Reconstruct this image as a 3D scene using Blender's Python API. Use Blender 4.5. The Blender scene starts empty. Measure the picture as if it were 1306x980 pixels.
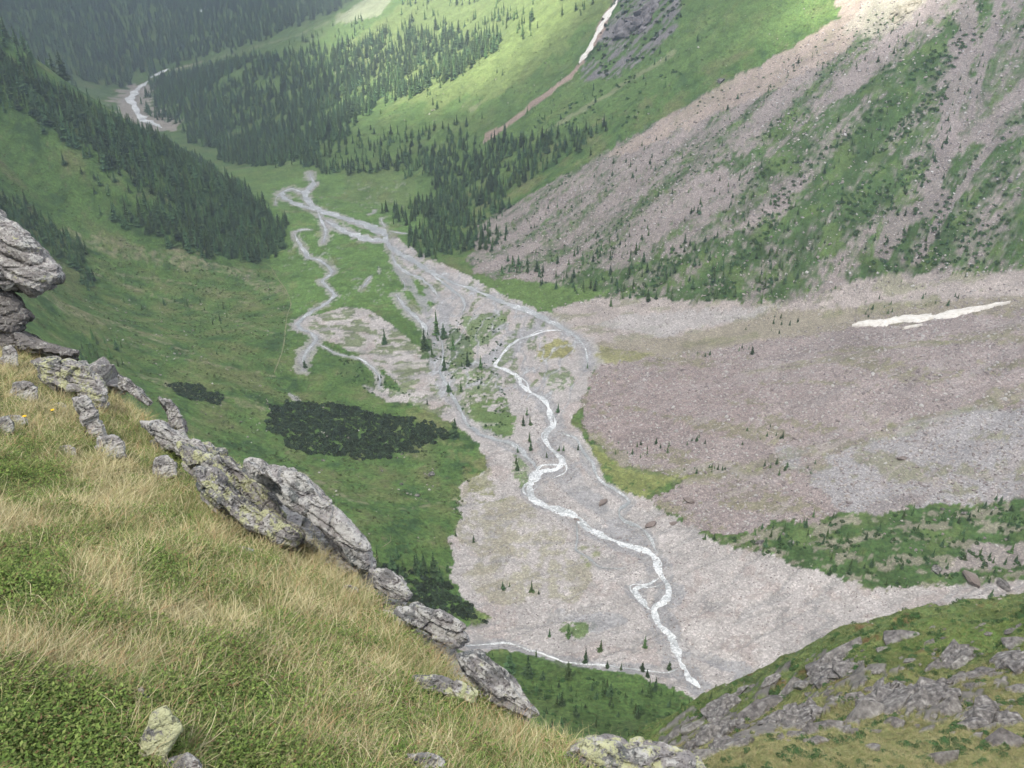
import bpy, bmesh, math, random
import numpy as np
from mathutils import Vector, Matrix, noise as mnoise

sc = bpy.context.scene
col = sc.collection
rng = np.random.default_rng(7)
random.seed(7)

# ------------------------------------------------------------------ camera
F = 1131.0                      # focal length in photo pixels (1306 wide)
PITCH = math.radians(29.0)
CZ = 280.0                      # eye height above the valley floor
cam_d = bpy.data.cameras.new('camera')
cam_d.sensor_width = 36.0
cam_d.lens = 36.0 * F / 1306.0
cam_d.clip_start = 0.05
cam_d.clip_end = 20000
cam = bpy.data.objects.new('camera', cam_d)
cam.location = (0, 0, CZ)
cam.rotation_euler = (math.radians(90) - PITCH, 0, 0)
col.objects.link(cam)
sc.camera = cam

# ------------------------------------------------------------------ light
SUN_EL, SUN_AZ = math.radians(64), math.radians(-150)   # azimuth measured from +Y towards +X
SUN_STRENGTH, SUN_ANGLE = 5.0, math.radians(4)
SKY_STRENGTH = 0.13
sun_d = bpy.data.lights.new('sun', 'SUN')
sun_d.energy = SUN_STRENGTH
sun_d.angle = SUN_ANGLE
sun_d.color = (1.0, 0.945, 0.85)
sun = bpy.data.objects.new('sun', sun_d)
sdir = Vector((math.sin(SUN_AZ) * math.cos(SUN_EL), math.cos(SUN_AZ) * math.cos(SUN_EL), math.sin(SUN_EL)))
sun.rotation_euler = sdir.to_track_quat('Z', 'Y').to_euler()
sun.location = (0, 0, 900)
col.objects.link(sun)
w = bpy.data.worlds.new('World')
sc.world = w
w.use_nodes = True
nt = w.node_tree
bg = nt.nodes['Background']
sky = nt.nodes.new('ShaderNodeTexSky')
sky.sky_type = 'NISHITA'
sky.sun_disc = False
sky.sun_elevation = SUN_EL
sky.sun_rotation = SUN_AZ
sky.altitude = 2000
sky.dust_density = 6.0
sky.air_density = 0.7
sky.ozone_density = 0.5
nt.links.new(sky.outputs[0], bg.inputs[0])
bg.inputs[1].default_value = SKY_STRENGTH
sc.view_settings.view_transform = 'Standard'
sc.view_settings.look = 'None'
sc.view_settings.gamma = 1
sc.view_settings.use_curve_mapping = False
sc.view_settings.exposure = 1.66
sc.cycles.use_denoising = True
sc.cycles.use_adaptive_sampling = True
sc.cycles.adaptive_threshold = 0.022
sc.cycles.adaptive_min_samples = 20
sc.cycles.max_bounces = 4
sc.cycles.diffuse_bounces = 2
sc.cycles.glossy_bounces = 2
sc.cycles.transmission_bounces = 2
sc.cycles.volume_bounces = 0
sc.cycles.transparent_max_bounces = 6

# ------------------------------------------------------------------ small maths
SP, CP = math.sin(PITCH), math.cos(PITCH)

def ray(u, v):
    """photo pixel -> direction (x, y, z); its length along the optical axis is 1"""
    X = (np.asarray(u, float) - 653.0) / F
    Y = (np.asarray(v, float) - 490.0) / F
    return X, CP - Y * SP, -SP - Y * CP

def project(x, y, z):
    zz = np.asarray(z) - CZ
    depth = y * CP - zz * SP
    up = y * SP + zz * CP
    depth_s = np.where(np.abs(depth) < 1e-6, 1e-6, depth)
    return 653 + F * x / depth_s, 490 - F * up / depth_s, depth

_perm = np.random.default_rng(3).permutation(512).astype(np.int64)
_perm = np.concatenate([_perm, _perm])
_ga = np.random.default_rng(4).random(512) * 2 * np.pi
_gx, _gy = np.cos(_ga), np.sin(_ga)

def noise2(x, y, seed=0):
    x = np.asarray(x, float) + seed * 17.37
    y = np.asarray(y, float) - seed * 9.71
    xi = np.floor(x).astype(np.int64); yi = np.floor(y).astype(np.int64)
    xf = x - xi; yf = y - yi
    u = xf * xf * xf * (xf * (xf * 6 - 15) + 10)
    v = yf * yf * yf * (yf * (yf * 6 - 15) + 10)
    def g(ix, iy, dx, dy):
        h = _perm[(_perm[ix & 511] + iy) & 511]
        return _gx[h] * dx + _gy[h] * dy
    a = g(xi, yi, xf, yf); b = g(xi + 1, yi, xf - 1, yf)
    c = g(xi, yi + 1, xf, yf - 1); d = g(xi + 1, yi + 1, xf - 1, yf - 1)
    return 1.5 * ((a * (1 - u) + b * u) * (1 - v) + (c * (1 - u) + d * u) * v)

def fbm(x, y, octv=4, seed=0, gain=0.5):
    s = 0; a = 1.0; t = 0
    for i in range(octv):
        s = s + a * noise2(x, y, seed + i * 3.1); t += a
        a *= gain; x = x * 2.03; y = y * 2.03
    return s / t

def sstep(a, b, x):
    t = np.clip((x - a) / (b - a), 0, 1)
    return t * t * (3 - 2 * t)

# ------------------------------------------------------------------ terrain: control points -> thin plate
CPTS = []
def Pz(u, v, z):
    X, Y, Z = ray(u, v); t = (z - CZ) / Z
    CPTS.append((X * t, Y * t, z))
def Py(u, v, yd):
    X, Y, Z = ray(u, v); t = yd / Y
    CPTS.append((X * t, yd, CZ + Z * t))
# valley floor along the stream
for a in [(905, 885, 12), (860, 800, 9), (840, 730, 7), (700, 600, 3), (640, 460, 0), (520, 330, -5), (400, 250, -8),
          (460, 270, -8), (370, 300, -6), (560, 400, -1), (480, 440, 0), (440, 350, -4), (600, 340, -3), (740, 385, 1),
          (650, 330, 1), (600, 560, 2), (650, 700, 6), (640, 800, 9), (760, 780, 8), (700, 845, 12), (800, 860, 13),
          (560, 720, 12), (600, 650, 5), (450, 600, 9), (500, 500, 3), (400, 225, -9), (500, 225, -8), (560, 250, -6),
          (770, 500, 1), (750, 600, 4), (840, 630, 6), (950, 790, 13), (1050, 790, 17), (1150, 760, 21), (1290, 745, 27),
          (900, 665, 11), (1000, 690, 19), (1150, 690, 27), (1306, 690, 32), (1306, 640, 37), (1306, 560, 45), (1306, 480, 52),
          (1306, 420, 56), (1306, 345, 60), (960, 520, 16), (1100, 450, 29), (900, 400, 10), (1000, 385, 20), (1150, 355, 40),
          (1100, 560, 27), (370, 420, 6), (370, 500, 8), (330, 215, -6)]:
    Pz(*a)
# lower left banks
Pz(500, 690, 22); Pz(650, 900, 24); Pz(760, 935, 26); Pz(840, 930, 24)
# left meadow slope and the forested shoulder
for a in [(0, 70, 750), (80, 118, 775), (165, 165, 800), (250, 215, 838), (330, 260, 872), (0, 250, 625), (150, 320, 665),
          (100, 380, 560), (250, 430, 530), (150, 460, 440), (300, 560, 400), (250, 330, 700), (320, 320, 790), (0, 160, 715),
          (300, 500, 450), (200, 250, 740)]:
    Py(*a)
# right hand slope
for a in [(1306, 200, 625), (1306, 0, 760), (1306, 280, 580), (900, 200, 750), (900, 0, 985), (1100, 0, 860), (1100, 200, 680),
          (700, 0, 1250), (700, 150, 960), (500, 0, 1700), (500, 120, 1300), (400, 180, 1150), (300, 100, 1600), (400, 0, 2100),
          (300, 0, 2500), (750, 230, 800), (800, 80, 980), (600, 60, 1330), (400, 90, 1560), (900, 300, 660), (1100, 290, 620)]:
    Py(*a)
# lower valley far behind, and its left wall
Pz(200, 165, -62); Pz(180, 115, -66); Pz(155, 120, -66); Pz(350, 205, -25)
for a in [(265, 5, 2600), (240, 60, 2100), (120, 100, 1850), (100, 50, 2000), (0, 60, 1720), (0, 0, 1880), (100, 0, 2180), (180, 0, 2450),
          (205, 40, 2250)]:
    Py(*a)
# spur with rocks on the right, in the middle distance
for X, Y, Z in [(0, 0, 0)]:
    pass
def Pt(u, v, t):
    X, Y, Z = ray(u, v); CPTS.append((X * t, Y * t, CZ + Z * t))
for a in [(1306, 765, 110), (1200, 780, 114), (1100, 800, 118), (1000, 840, 123), (900, 895, 126), (865, 935, 124), (1306, 960, 72), (1120, 955, 76),
          (950, 955, 82), (1100, 880, 99), (1250, 860, 93), (980, 900, 110)]:
    Pt(*a)
# unseen ground: behind the spur, under the near slope, and out past the frame
CPTS += [(45, 115, 150), (80, 115, 165), (20, 112, 140), (110, 140, 130), (150, 200, 75), (60, 180, 60), (0, 130, 95), (-40, 180, 75),
         (-20, 90, 130), (-60, 120, 140), (-120, 200, 115), (-200, 280, 125), (-150, 100, 220), (-60, 40, 225), (0, 45, 205), (20, 35, 228), (-30, 25, 240),
         (-300, 300, 220), (-320, 430, 170), (-420, 600, 200), (-200, 0, 340), (0, 0, 262), (60, 0, 262), (110, 50, 262), (200, 100, 240), (300, 250, 120), (330, 350, 95),
         (-520, 700, 250), (-600, 900, 190), (-480, 1000, 70), (-620, 1250, 20), (-800, 1400, 60), (-950, 1600, 110), (-380, 950, 0), (-380, 1100, -25),
         (-480, 1300, -48), (-420, 1200, -38), (420, 480, 95), (480, 640, 190), (560, 800, 290), (380, 1000, 280), (250, 1300, 270), (100, 1700, 270),
         (-150, 2200, 240), (-400, 2700, 200), (-750, 3100, 130), (-1100, 3000, 160), (-1300, 2300, 220), (-1250, 1900, 220), (600, 400, 190), (500, 250, 170)]
CPTS = np.array(CPTS)
_S = 100.0
def _tps(x, y):
    out = np.empty(x.size); xs = x.ravel() / _S; ys = y.ravel() / _S
    for i in range(0, x.size, 20000):
        a = xs[i:i + 20000, None]; b = ys[i:i + 20000, None]
        d2 = (a - CPTS[None, :, 0] / _S) ** 2 + (b - CPTS[None, :, 1] / _S) ** 2 + 1e-9
        out[i:i + 20000] = (0.5 * d2 * np.log(d2)) @ _W[:-3] + _W[-3] + _W[-2] * a[:, 0] + _W[-1] * b[:, 0]
    return out.reshape(x.shape)
_n = len(CPTS)
_p = CPTS[:, :2] / _S
_d2 = ((_p[:, None] - _p[None]) ** 2).sum(-1) + 1e-9
_A = np.zeros((_n + 3, _n + 3))
_A[:_n, :_n] = 0.5 * _d2 * np.log(_d2) + np.eye(_n) * 0.004
_A[:_n, _n] = 1; _A[:_n, _n + 1:] = _p
_A[_n, :_n] = 1; _A[_n + 1:, :_n] = _p.T
_W = np.linalg.solve(_A, np.concatenate([CPTS[:, 2], np.zeros(3)]))

AZ = np.radians(np.linspace(-47, 47, 941))
RR = np.concatenate([np.geomspace(22, 150, 190, endpoint=False), np.geomspace(150, 1250, 560, endpoint=False), np.geomspace(1250, 3300, 190)])
GA, GR = np.meshgrid(AZ, RR)                    # rows = range
GX, GY = GR * np.sin(GA), GR * np.cos(GA)
# coarse thin-plate evaluation (every 4th node), then bilinear: smooth surface, cheap
ca = np.linspace(0, len(AZ) - 1, 236); cr = np.linspace(0, len(RR) - 1, 236)
cA = np.interp(ca, np.arange(len(AZ)), AZ); cR = np.interp(cr, np.arange(len(RR)), RR)
cGA, cGR = np.meshgrid(cA, cR)
CZg = _tps(cGR * np.sin(cGA), cGR * np.cos(cGA))
def _interp2(Zc, fi, fj):
    i0 = np.clip(np.floor(fi).astype(int), 0, Zc.shape[0] - 2); j0 = np.clip(np.floor(fj).astype(int), 0, Zc.shape[1] - 2)
    a = fi - i0; b = fj - j0
    return Zc[i0, j0] * (1 - a) * (1 - b) + Zc[i0 + 1, j0] * a * (1 - b) + Zc[i0, j0 + 1] * (1 - a) * b + Zc[i0 + 1, j0 + 1] * a * b
_fi = np.interp(np.arange(len(RR)), cr, np.arange(236)); _fj = np.interp(np.arange(len(AZ)), ca, np.arange(236))
_FI, _FJ = np.meshgrid(_fi, _fj, indexing='ij')
GZ = _interp2(CZg, _FI, _FJ)

def gsample(A, x, y):
    r = np.hypot(x, y); az = np.arctan2(x, y)
    fi = np.interp(r, RR, np.arange(len(RR))); fj = np.interp(az, AZ, np.arange(len(AZ)))
    return _interp2(A, fi, fj)

def cast(u, v):
    """photo pixel -> first hit on the terrain"""
    u = np.atleast_1d(np.asarray(u, float)); v = np.atleast_1d(np.asarray(v, float))
    X, Y, Z = ray(u, v)
    h = np.hypot(X, Y); az = np.arctan2(X, Y); sl = Z / h
    fj = np.interp(az, AZ, np.arange(len(AZ)))
    j0 = np.clip(np.floor(fj).astype(int), 0, len(AZ) - 2); b = fj - j0
    colz = GZ[:, j0] * (1 - b) + GZ[:, j0 + 1] * b            # rows x n
    diff = colz - (CZ + RR[:, None] * sl[None])
    diff[RR < 30] = -1
    hit = diff > 0
    k = np.where(hit.any(0), hit.argmax(0), len(RR) - 1)
    k = np.maximum(k, 1)
    n = np.arange(len(u))
    d0 = diff[k - 1, n]; d1 = diff[k, n]
    t = np.clip(-d0 / np.where(np.abs(d1 - d0) < 1e-9, 1, d1 - d0), 0, 1)
    r = RR[k - 1] + t * (RR[k] - RR[k - 1])
    return r * np.sin(az), r * np.cos(az), CZ + r * sl

def visible(x, y, z, slack=2.0):
    """is a point above the ground line of sight from the camera?"""
    r = np.hypot(x, y); az = np.arctan2(x, y)
    fj = np.interp(az, AZ, np.arange(len(AZ)))
    j0 = np.clip(np.round(fj).astype(int), 0, len(AZ) - 1)
    sl = (z - CZ) / r
    ok = np.ones(len(r), bool)
    for i in range(0, len(RR), 6):
        m = RR[i] < r * 0.97
        if RR[i] < 30: continue
        ok &= ~(m & (GZ[i, j0] > CZ + sl * RR[i] + slack))
    return ok

def dens(pts, step=6.0):
    out = []
    n = len(pts)
    for i in range(n):
        a = np.array(pts[i], float); b = np.array(pts[(i + 1) % n], float)
        k = max(1, int(np.hypot(*(b - a)) / step))
        for q in range(k):
            out.append(a + (b - a) * q / k)
    return np.array(out)

def poly_world(pts):
    p = dens(pts)
    p[:, 0] = np.clip(p[:, 0], -60, 1370)
    x, y, z = cast(p[:, 0], p[:, 1])
    return np.stack([x, y], 1)

def pip(px, py, poly):
    m = np.zeros(px.shape, bool)
    x0, y0 = poly.min(0); x1, y1 = poly.max(0)
    bb = (px >= x0) & (px <= x1) & (py >= y0) & (py <= y1)
    qx = px[bb]; qy = py[bb]
    if qx.size == 0: return m
    c = np.zeros(qx.shape, bool)
    j = len(poly) - 1
    for i in range(len(poly)):
        xi, yi = poly[i]; xj, yj = poly[j]
        if yi != yj:
            s = ((yi > qy) != (yj > qy)) & (qx < (xj - xi) * (qy - yi) / (yj - yi) + xi)
            c ^= s
        j = i
    m[bb] = c
    return m

def line_dist(px, py, line, rmax):
    d = np.full(px.shape, 1e9)
    for (ax, ay), (bx, by) in zip(line[:-1], line[1:]):
        bb = (px > min(ax, bx) - rmax) & (px < max(ax, bx) + rmax) & (py > min(ay, by) - rmax) & (py < max(ay, by) + rmax)
        if not bb.any(): continue
        qx = px[bb]; qy = py[bb]
        L = (bx - ax) ** 2 + (by - ay) ** 2 + 1e-9
        t = np.clip(((qx - ax) * (bx - ax) + (qy - ay) * (by - ay)) / L, 0, 1)
        d[bb] = np.minimum(d[bb], np.hypot(qx - ax - t * (bx - ax), qy - ay - t * (by - ay)))
    return d


# ------------------------------------------------------------------ broad relief
def grad(x, y, e=6.0):
    return ((gsample(GZ, x + e, y) - gsample(GZ, x - e, y)) / (2 * e), (gsample(GZ, x, y + e) - gsample(GZ, x, y - e)) / (2 * e))
_gx_, _gy_ = grad(GX, GY)
SLOPE = np.hypot(_gx_, _gy_)
steep = sstep(0.12, 0.5, SLOPE)
far = sstep(170, 260, GR)
TA = GX * -0.5 + GY * 0.87          # along the right-hand valley wall
TN = GX * 0.87 + GY * 0.5           # up it
rside = sstep(-30, 60, TN - (53 * 0.87 + 635 * 0.5))
gul = fbm(TA / 46, TN / 190, 3, 1) * 7.0 * rside + fbm(GX / 70, GY / 70, 3, 2) * 5.0 * (1 - rside)
GZ = GZ + gul * steep * far
_knoll = (1 - sstep(135, 160, GR)) * sstep(2, 14, GX)
kn_a = GX * 0.80 + GY * 0.60        # ledges of the spur run up to the right
kn_b = -GX * 0.60 + GY * 0.80
ledge = fbm(kn_a / 26, kn_b / 7, 3, 5)
ledge2 = np.abs(fbm(kn_a / 9, kn_b / 2.6, 3, 6))
GZ = GZ + _knoll * (ledge * 2.6 + ledge2 * 1.3)

# ------------------------------------------------------------------ regions traced on the ground
def region(pts, amp=5.0, sc_=16.0, seed=0, fine=2.0):
    w_ = poly_world(pts)
    m = np.zeros(GX.shape, bool)
    x0, y0 = w_.min(0) - 3 * amp; x1, y1 = w_.max(0) + 3 * amp
    bb = (GX > x0) & (GX < x1) & (GY > y0) & (GY < y1)
    x = GX[bb]; y = GY[bb]
    wx = x + amp * fbm(x / sc_, y / sc_, 3, 11 + seed) * 2 + fine * noise2(x / 2.5, y / 2.5, 31 + seed)
    wy = y + amp * fbm(x / sc_, y / sc_, 3, 21 + seed) * 2 + fine * noise2(x / 2.5, y / 2.5, 41 + seed)
    m[bb] = pip(wx, wy, w_)
    return m

def lines_world(pts, step=4.0):
    p = []
    for a, b in zip(pts[:-1], pts[1:]):
        a = np.array(a, float); b = np.array(b, float)
        k = max(1, int(np.hypot(*(b - a)[:2]) / step))
        for q in range(k):
            p.append(a + (b - a) * q / k)
    p.append(np.array(pts[-1], float))
    p = np.array(p)
    x, y, z = cast(p[:, 0], p[:, 1])
    return x, y, z, p

C = np.zeros(GX.shape + (3,))
STONE = np.zeros(GX.shape)          # how stony the surface grain is
CLS = np.zeros(GX.shape, int)       # 0 turf, 1 gravel, 2 scree
n_big = fbm(GX / 120, GY / 120, 3, 50)
n_mid = fbm(GX / 22, GY / 22, 4, 51)
n_fin = fbm(GX / 4.5, GY / 4.5, 3, 52)
def lerp(a, b, t):
    t = np.clip(t, 0, 1)[..., None]
    return a * (1 - t) + np.array(b) * t
C[:] = (0.090, 0.155, 0.044)
C[:] = lerp(C, (0.135, 0.165, 0.062), sstep(-0.1, 0.5, n_mid + 0.5 * n_big))
C[:] = lerp(C, (0.050, 0.095, 0.034), sstep(0.05, 0.5, -n_mid + 0.4 * n_fin))
C[:] = lerp(C, (0.16, 0.155, 0.085), 0.8 * sstep(0.25, 0.6, n_fin + 0.5 * n_mid))

def paint(m, colour, t=1.0, var=0.12, cls=None, stone=None, seed=0):
    n = 1 + var * (fbm(GX[m] / 26, GY[m] / 26, 4, 70 + seed) * 1.6 + 0.35 * noise2(GX[m] / 3.4, GY[m] / 3.4, 71 + seed))
    tt = np.broadcast_to(t, GX.shape)[m][:, None]
    C[m] = C[m] * (1 - tt) + np.array(colour)[None] * n[:, None] * tt
    if cls is not None: CLS[m] = cls
    if stone is not None: STONE[m] = stone * tt[:, 0] + STONE[m] * (1 - tt[:, 0])

GRASS = (0.115, 0.180, 0.055); GRASS_D = (0.066, 0.115, 0.038); OLIVE = (0.25, 0.245, 0.115)
GRAVEL = (0.43, 0.398, 0.38); SCREE = (0.262, 0.226, 0.215); WET = (0.315, 0.31, 0.315); PINK = (0.36, 0.30, 0.275); GREY = (0.33, 0.325, 0.33)

# left slope: stony pale streaks
for pts, wd in [([(100, 305), (140, 317), (200, 328), (260, 335)], 7), ([(75, 390), (130, 408), (190, 428), (240, 450)], 5),
                ([(240, 333), (300, 345), (350, 372)], 9), ([(180, 480), (260, 505), (330, 517)], 4), ([(110, 345), (180, 372), (270, 400), (350, 425)], 1.6), ([(120, 425), (200, 452), (300, 470), (350, 480)], 1.3), ([(150, 350), (240, 362), (330, 392)], 1.4), ([(380, 600), (450, 640), (520, 650), (570, 640)], 1.2)]:
    x, y, z, p = lines_world(pts)
    d = line_dist(GX, GY, np.stack([x, y], 1), 60)
    m = d < wd * (1.2 + 1.6 * n_mid)
    paint(m, (0.25, 0.235, 0.15), t=0.75 * sstep(-.25, .35, n_fin), stone=0.5)
# flat meadow at the head of the plain
paint(region([(335, 235), (395, 222), (470, 222), (530, 225), (540, 260), (530, 310), (520, 340), (545, 375), (560, 410), (540, 400), (470, 395), (375, 405), (350, 340), (330, 300)], 3),
      (0.12, 0.205, 0.058), t=0.85, var=0.16)
paint(region([(440, 222), (530, 222), (530, 262), (440, 258)], 4), (0.155, 0.18, 0.075), t=0.6, seed=1)
# right-hand slope: mauve scree, greened in bands that run down it
rs = region([(598, 335), (612, 285), (700, 235), (770, 195), (840, 155), (900, 118), (1000, 68), (1062, 28), (1085, -30), (1400, -30), (1400, 345), (1306, 342), (1180, 346), (1090, 360),
             (1020, 386), (900, 386), (780, 380), (730, 388), (690, 398), (640, 378)], 5)
band = fbm(TA / 24, TN / 110, 4, 80) + 0.35 * fbm(GX / 9, GY / 9, 3, 81)
gl = region([(900, 222), (960, 185), (1060, 128), (1150, 80), (1215, 25), (1240, -20), (1290, -20), (1250, 60), (1225, 130), (1200, 200), (1400, 150), (1400, 345), (1200, 345), (1060, 362), (1010, 385),
             (870, 385), (740, 382), (690, 372), (720, 350), (780, 345), (860, 320), (930, 300), (1000, 270), (1040, 220)], 9, 22)
lowg = region([(600, 352), (640, 355), (700, 360), (780, 372), (740, 388), (700, 400), (640, 380)], 4)
band2 = band + 0.55 * n_fin + 0.3 * noise2(GX / 1.8, GY / 1.8, 82)
t_gr = np.where(gl, sstep(-0.55, 0.05, band2), 0.92 * sstep(-0.20, 0.50, band2))
paint(rs, SCREE, var=0.2, cls=2, stone=1.0)
paint(rs & (band < -0.05), (0.315, 0.272, 0.255), t=0.5, var=0.2, seed=3)
grsel = rs & (t_gr > 0.02)
paint(grsel, GRASS_D, t=t_gr, var=0.3, stone=0.25, seed=4)
paint(grsel & (n_mid > 0.1), (0.115, 0.17, 0.055), t=0.7 * t_gr, var=0.3, seed=5)
CLS[grsel & (t_gr > 0.6)] = 0
paint(lowg, GRASS, var=0.2, cls=0, stone=0.1)
for pts, wd in [([(1240, -5), (1228, 40), (1222, 100), (1205, 190), (1195, 240)], 7), ([(1275, 0), (1262, 60), (1235, 150)], 4), ([(1130, 320), (1150, 285), (1205, 250)], 6), ([(1170, 330), (1200, 280), (1260, 190), (1300, 160)], 3)]:
    x, y, z, p = lines_world(pts)
    d = line_dist(GX, GY, np.stack([x, y], 1), 40)
    paint(d < wd * (1.0 + 1.5 * n_mid), SCREE, t=0.9, var=0.2, cls=2, stone=1.0)
# pale upper band of the scree, below the rock face
paint(region([(1000, 68), (1062, 28), (1080, -20), (1130, -20), (1080, 60), (1000, 110), (900, 150), (820, 190), (770, 200), (850, 150), (930, 105)], 5), (0.38, 0.31, 0.265), t=0.75, var=0.15, cls=2, stone=0.8)
paint(region([(1075, 40), (1120, -20), (1200, -20), (1160, 30), (1110, 48)], 4), (0.36, 0.335, 0.275), t=0.8, var=0.2, cls=2, stone=1)
# slope in the centre: debris track under the snow gully, rock face to its right
x, y, z, p = lines_world([(795, -20), (783, 8), (765, 40), (748, 75), (728, 95), (700, 118), (660, 150), (622, 176)])
d = line_dist(GX, GY, np.stack([x, y], 1), 40)
paint(d < 6.5 * (1 + 1.2 * n_mid), (0.33, 0.25, 0.21), var=0.15, cls=2, stone=0.8)
rf = region([(790, -20), (770, 40), (745, 80), (740, 105), (790, 98), (850, 55), (870, 20), (872, -20)], 6)
rk = fbm(TA / 8, TN / 30, 4, 85)
paint(rf, (0.045, 0.085, 0.032), var=0.3, stone=0.2)
paint(rf & (rk > 0.02), (0.22, 0.20, 0.21), t=0.85, var=0.25, stone=1.0, seed=7, cls=2)
for pts, wd in [([(700, 165), (760, 130), (800, 105), (858, 68)], 5), ([(430, 20), (470, 10), (495, 0)], 10), ([(200, 95), (300, 68), (380, 45), (440, 20)], 4), ([(430, 92), (480, 72)], 4), ([(600, 140), (620, 128)], 3)]:
    x, y, z, p = lines_world(pts)
    d = line_dist(GX, GY, np.stack([x, y], 1), 60)
    paint(d < wd * (0.8 + 1.5 * n_mid), (0.36, 0.32, 0.24), t=0.8, var=0.2, stone=0.6)
paint(region([(425, 30), (450, 8), (490, -15), (505, -5), (482, 20), (445, 28)], 6), (0.44, 0.41, 0.34), t=0.85, var=0.15, stone=0.5)
# far slopes are a little yellower where open
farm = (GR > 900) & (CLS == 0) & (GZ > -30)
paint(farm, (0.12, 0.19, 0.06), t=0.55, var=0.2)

paint(farm & region([(440, 60), (520, 0), (560, -20), (800, -20), (720, 60), (620, 130), (520, 130)], 20, 40), (0.165, 0.205, 0.075), t=0.6, var=0.25, seed=19)  # sunlit patch: warm glow of the sun mixed into the turf colour
# gravel plain
GBED = [(480, 288), (505, 330), (522, 345), (545, 365), (556, 385), (540, 400), (505, 378), (530, 405), (552, 425), (548, 448), (530, 440), (500, 415), (470, 395), (440, 392), (412, 400), (385, 405), (372, 408), (378, 426),
        (400, 428), (430, 440), (470, 462), (500, 480), (512, 500), (485, 496), (460, 490), (485, 508), (530, 517), (560, 530), (585, 545), (604, 562), (620, 580), (622, 600), (600, 610), (585, 620), (590, 660), (572, 690),
        (580, 720), (570, 738), (590, 758), (628, 790), (590, 808), (560, 815), (600, 835), (640, 828), (700, 840), (760, 851), (800, 857), (850, 872), (880, 892), (905, 905), (960, 890), (1060, 830), (1150, 800), (1340, 770),
        (1340, 738), (1250, 742), (1200, 748), (1090, 742), (1040, 725), (980, 705), (930, 695), (900, 685), (880, 670), (850, 655), (830, 640), (790, 625), (770, 610), (765, 590), (750, 570), (745, 550), (725, 540), (740, 520),
        (752, 490), (757, 450), (745, 430), (700, 400), (640, 375), (600, 353), (560, 335), (520, 313), (500, 298)]
gb = region(GBED, 2.0, 12, fine=1.2)
paint(gb, GRAVEL, var=0.16, cls=1, stone=0.75)
paint(gb & (n_mid + 0.5 * n_fin > 0.18), PINK, t=0.5, var=0.15, seed=8)
paint(region([(585, 620), (640, 625), (700, 660), (760, 740), (740, 770), (640, 770), (600, 740), (590, 700)], 8, 20) & (n_fin + n_mid > -0.1), (0.30, 0.285, 0.19), t=0.6, var=0.2, seed=9)
# left part of the gravel fan: turf showing through
lf = region([(378, 426), (400, 405), (450, 392), (500, 415), (555, 455), (585, 520), (560, 535), (470, 495)], 3)
paint(lf & gb & (fbm(GX / 14, GY / 9, 4, 88) > 0.0), (0.13, 0.17, 0.065), t=0.8, var=0.25, stone=0.2)
# side valley gravel
sv = region([(690, 402), (735, 386), (780, 379), (870, 384), (960, 387), (1020, 386), (1080, 361), (1180, 347), (1380, 345), (1380, 388), (1200, 395), (1100, 405), (1000, 402), (930, 425), (870, 445), (800, 455), (757, 458), (752, 440), (735, 425)], 3)
paint(sv, (0.38, 0.335, 0.31), var=0.14, cls=1, stone=0.8)
paint(sv & (fbm(GX / 30, GY / 10, 3, 90) > 0.12), (0.25, 0.245, 0.17), t=0.75, var=0.2, seed=10)
paint(region([(800, 400), (1000, 392), (900, 415), (850, 430), (760, 415)], 3), (0.41, 0.39, 0.38), t=0.7, var=0.1, seed=2)
paint(region([(750, 438), (870, 428), (1000, 396), (1100, 392), (1380, 370), (1380, 400), (1090, 428), (870, 465), (757, 470)], 2), (0.285, 0.255, 0.20), var=0.15, cls=2, stone=0.8)
# scree fan
fan = region([(757, 462), (870, 452), (960, 437), (1090, 418), (1380, 382), (1380, 640), (1306, 641), (1200, 644), (1000, 667), (930, 683), (900, 680), (850, 655), (828, 635), (885, 612), (840, 606), (780, 585), (745, 550), (738, 520), (752, 490)], 4)
paint(fan, (0.305, 0.256, 0.242), var=0.18, cls=2, stone=1.0)
paint(fan & region([(1000, 600), (1150, 545), (1400, 500), (1400, 660), (1100, 660)], 14, 30), GREY, t=0.75, var=0.2, seed=11)
paint(fan & region([(740, 470), (960, 450), (1000, 500), (900, 560), (760, 570), (735, 530)], 14, 30), (0.285, 0.228, 0.215), t=0.6, var=0.15, seed=12)
st = fbm(TA / 60 + TN / 25, TN / 90 - TA / 90, 3, 93)
paint(fan & (st + 0.5 * n_fin > 0.22), (0.21, 0.205, 0.115), t=0.65, var=0.2, seed=13, stone=0.6)
for pts, wd in [([(760, 560), (800, 597), (860, 607), (960, 592), (1100, 560), (1306, 500)], 6), ([(860, 610), (960, 600), (1040, 595)], 7), ([(960, 475), (1080, 455), (1200, 435)], 5), ([(1060, 402), (1120, 395), (1190, 384)], 5), ([(880, 440), (960, 428)], 5)]:
    x, y, z, p = lines_world(pts)
    d = line_dist(GX, GY, np.stack([x, y], 1), 50)
    paint(d < wd * (0.9 + 1.6 * n_mid), (0.20, 0.205, 0.11), t=0.45 + 0.6 * n_fin, var=0.2, stone=0.4)
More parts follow.
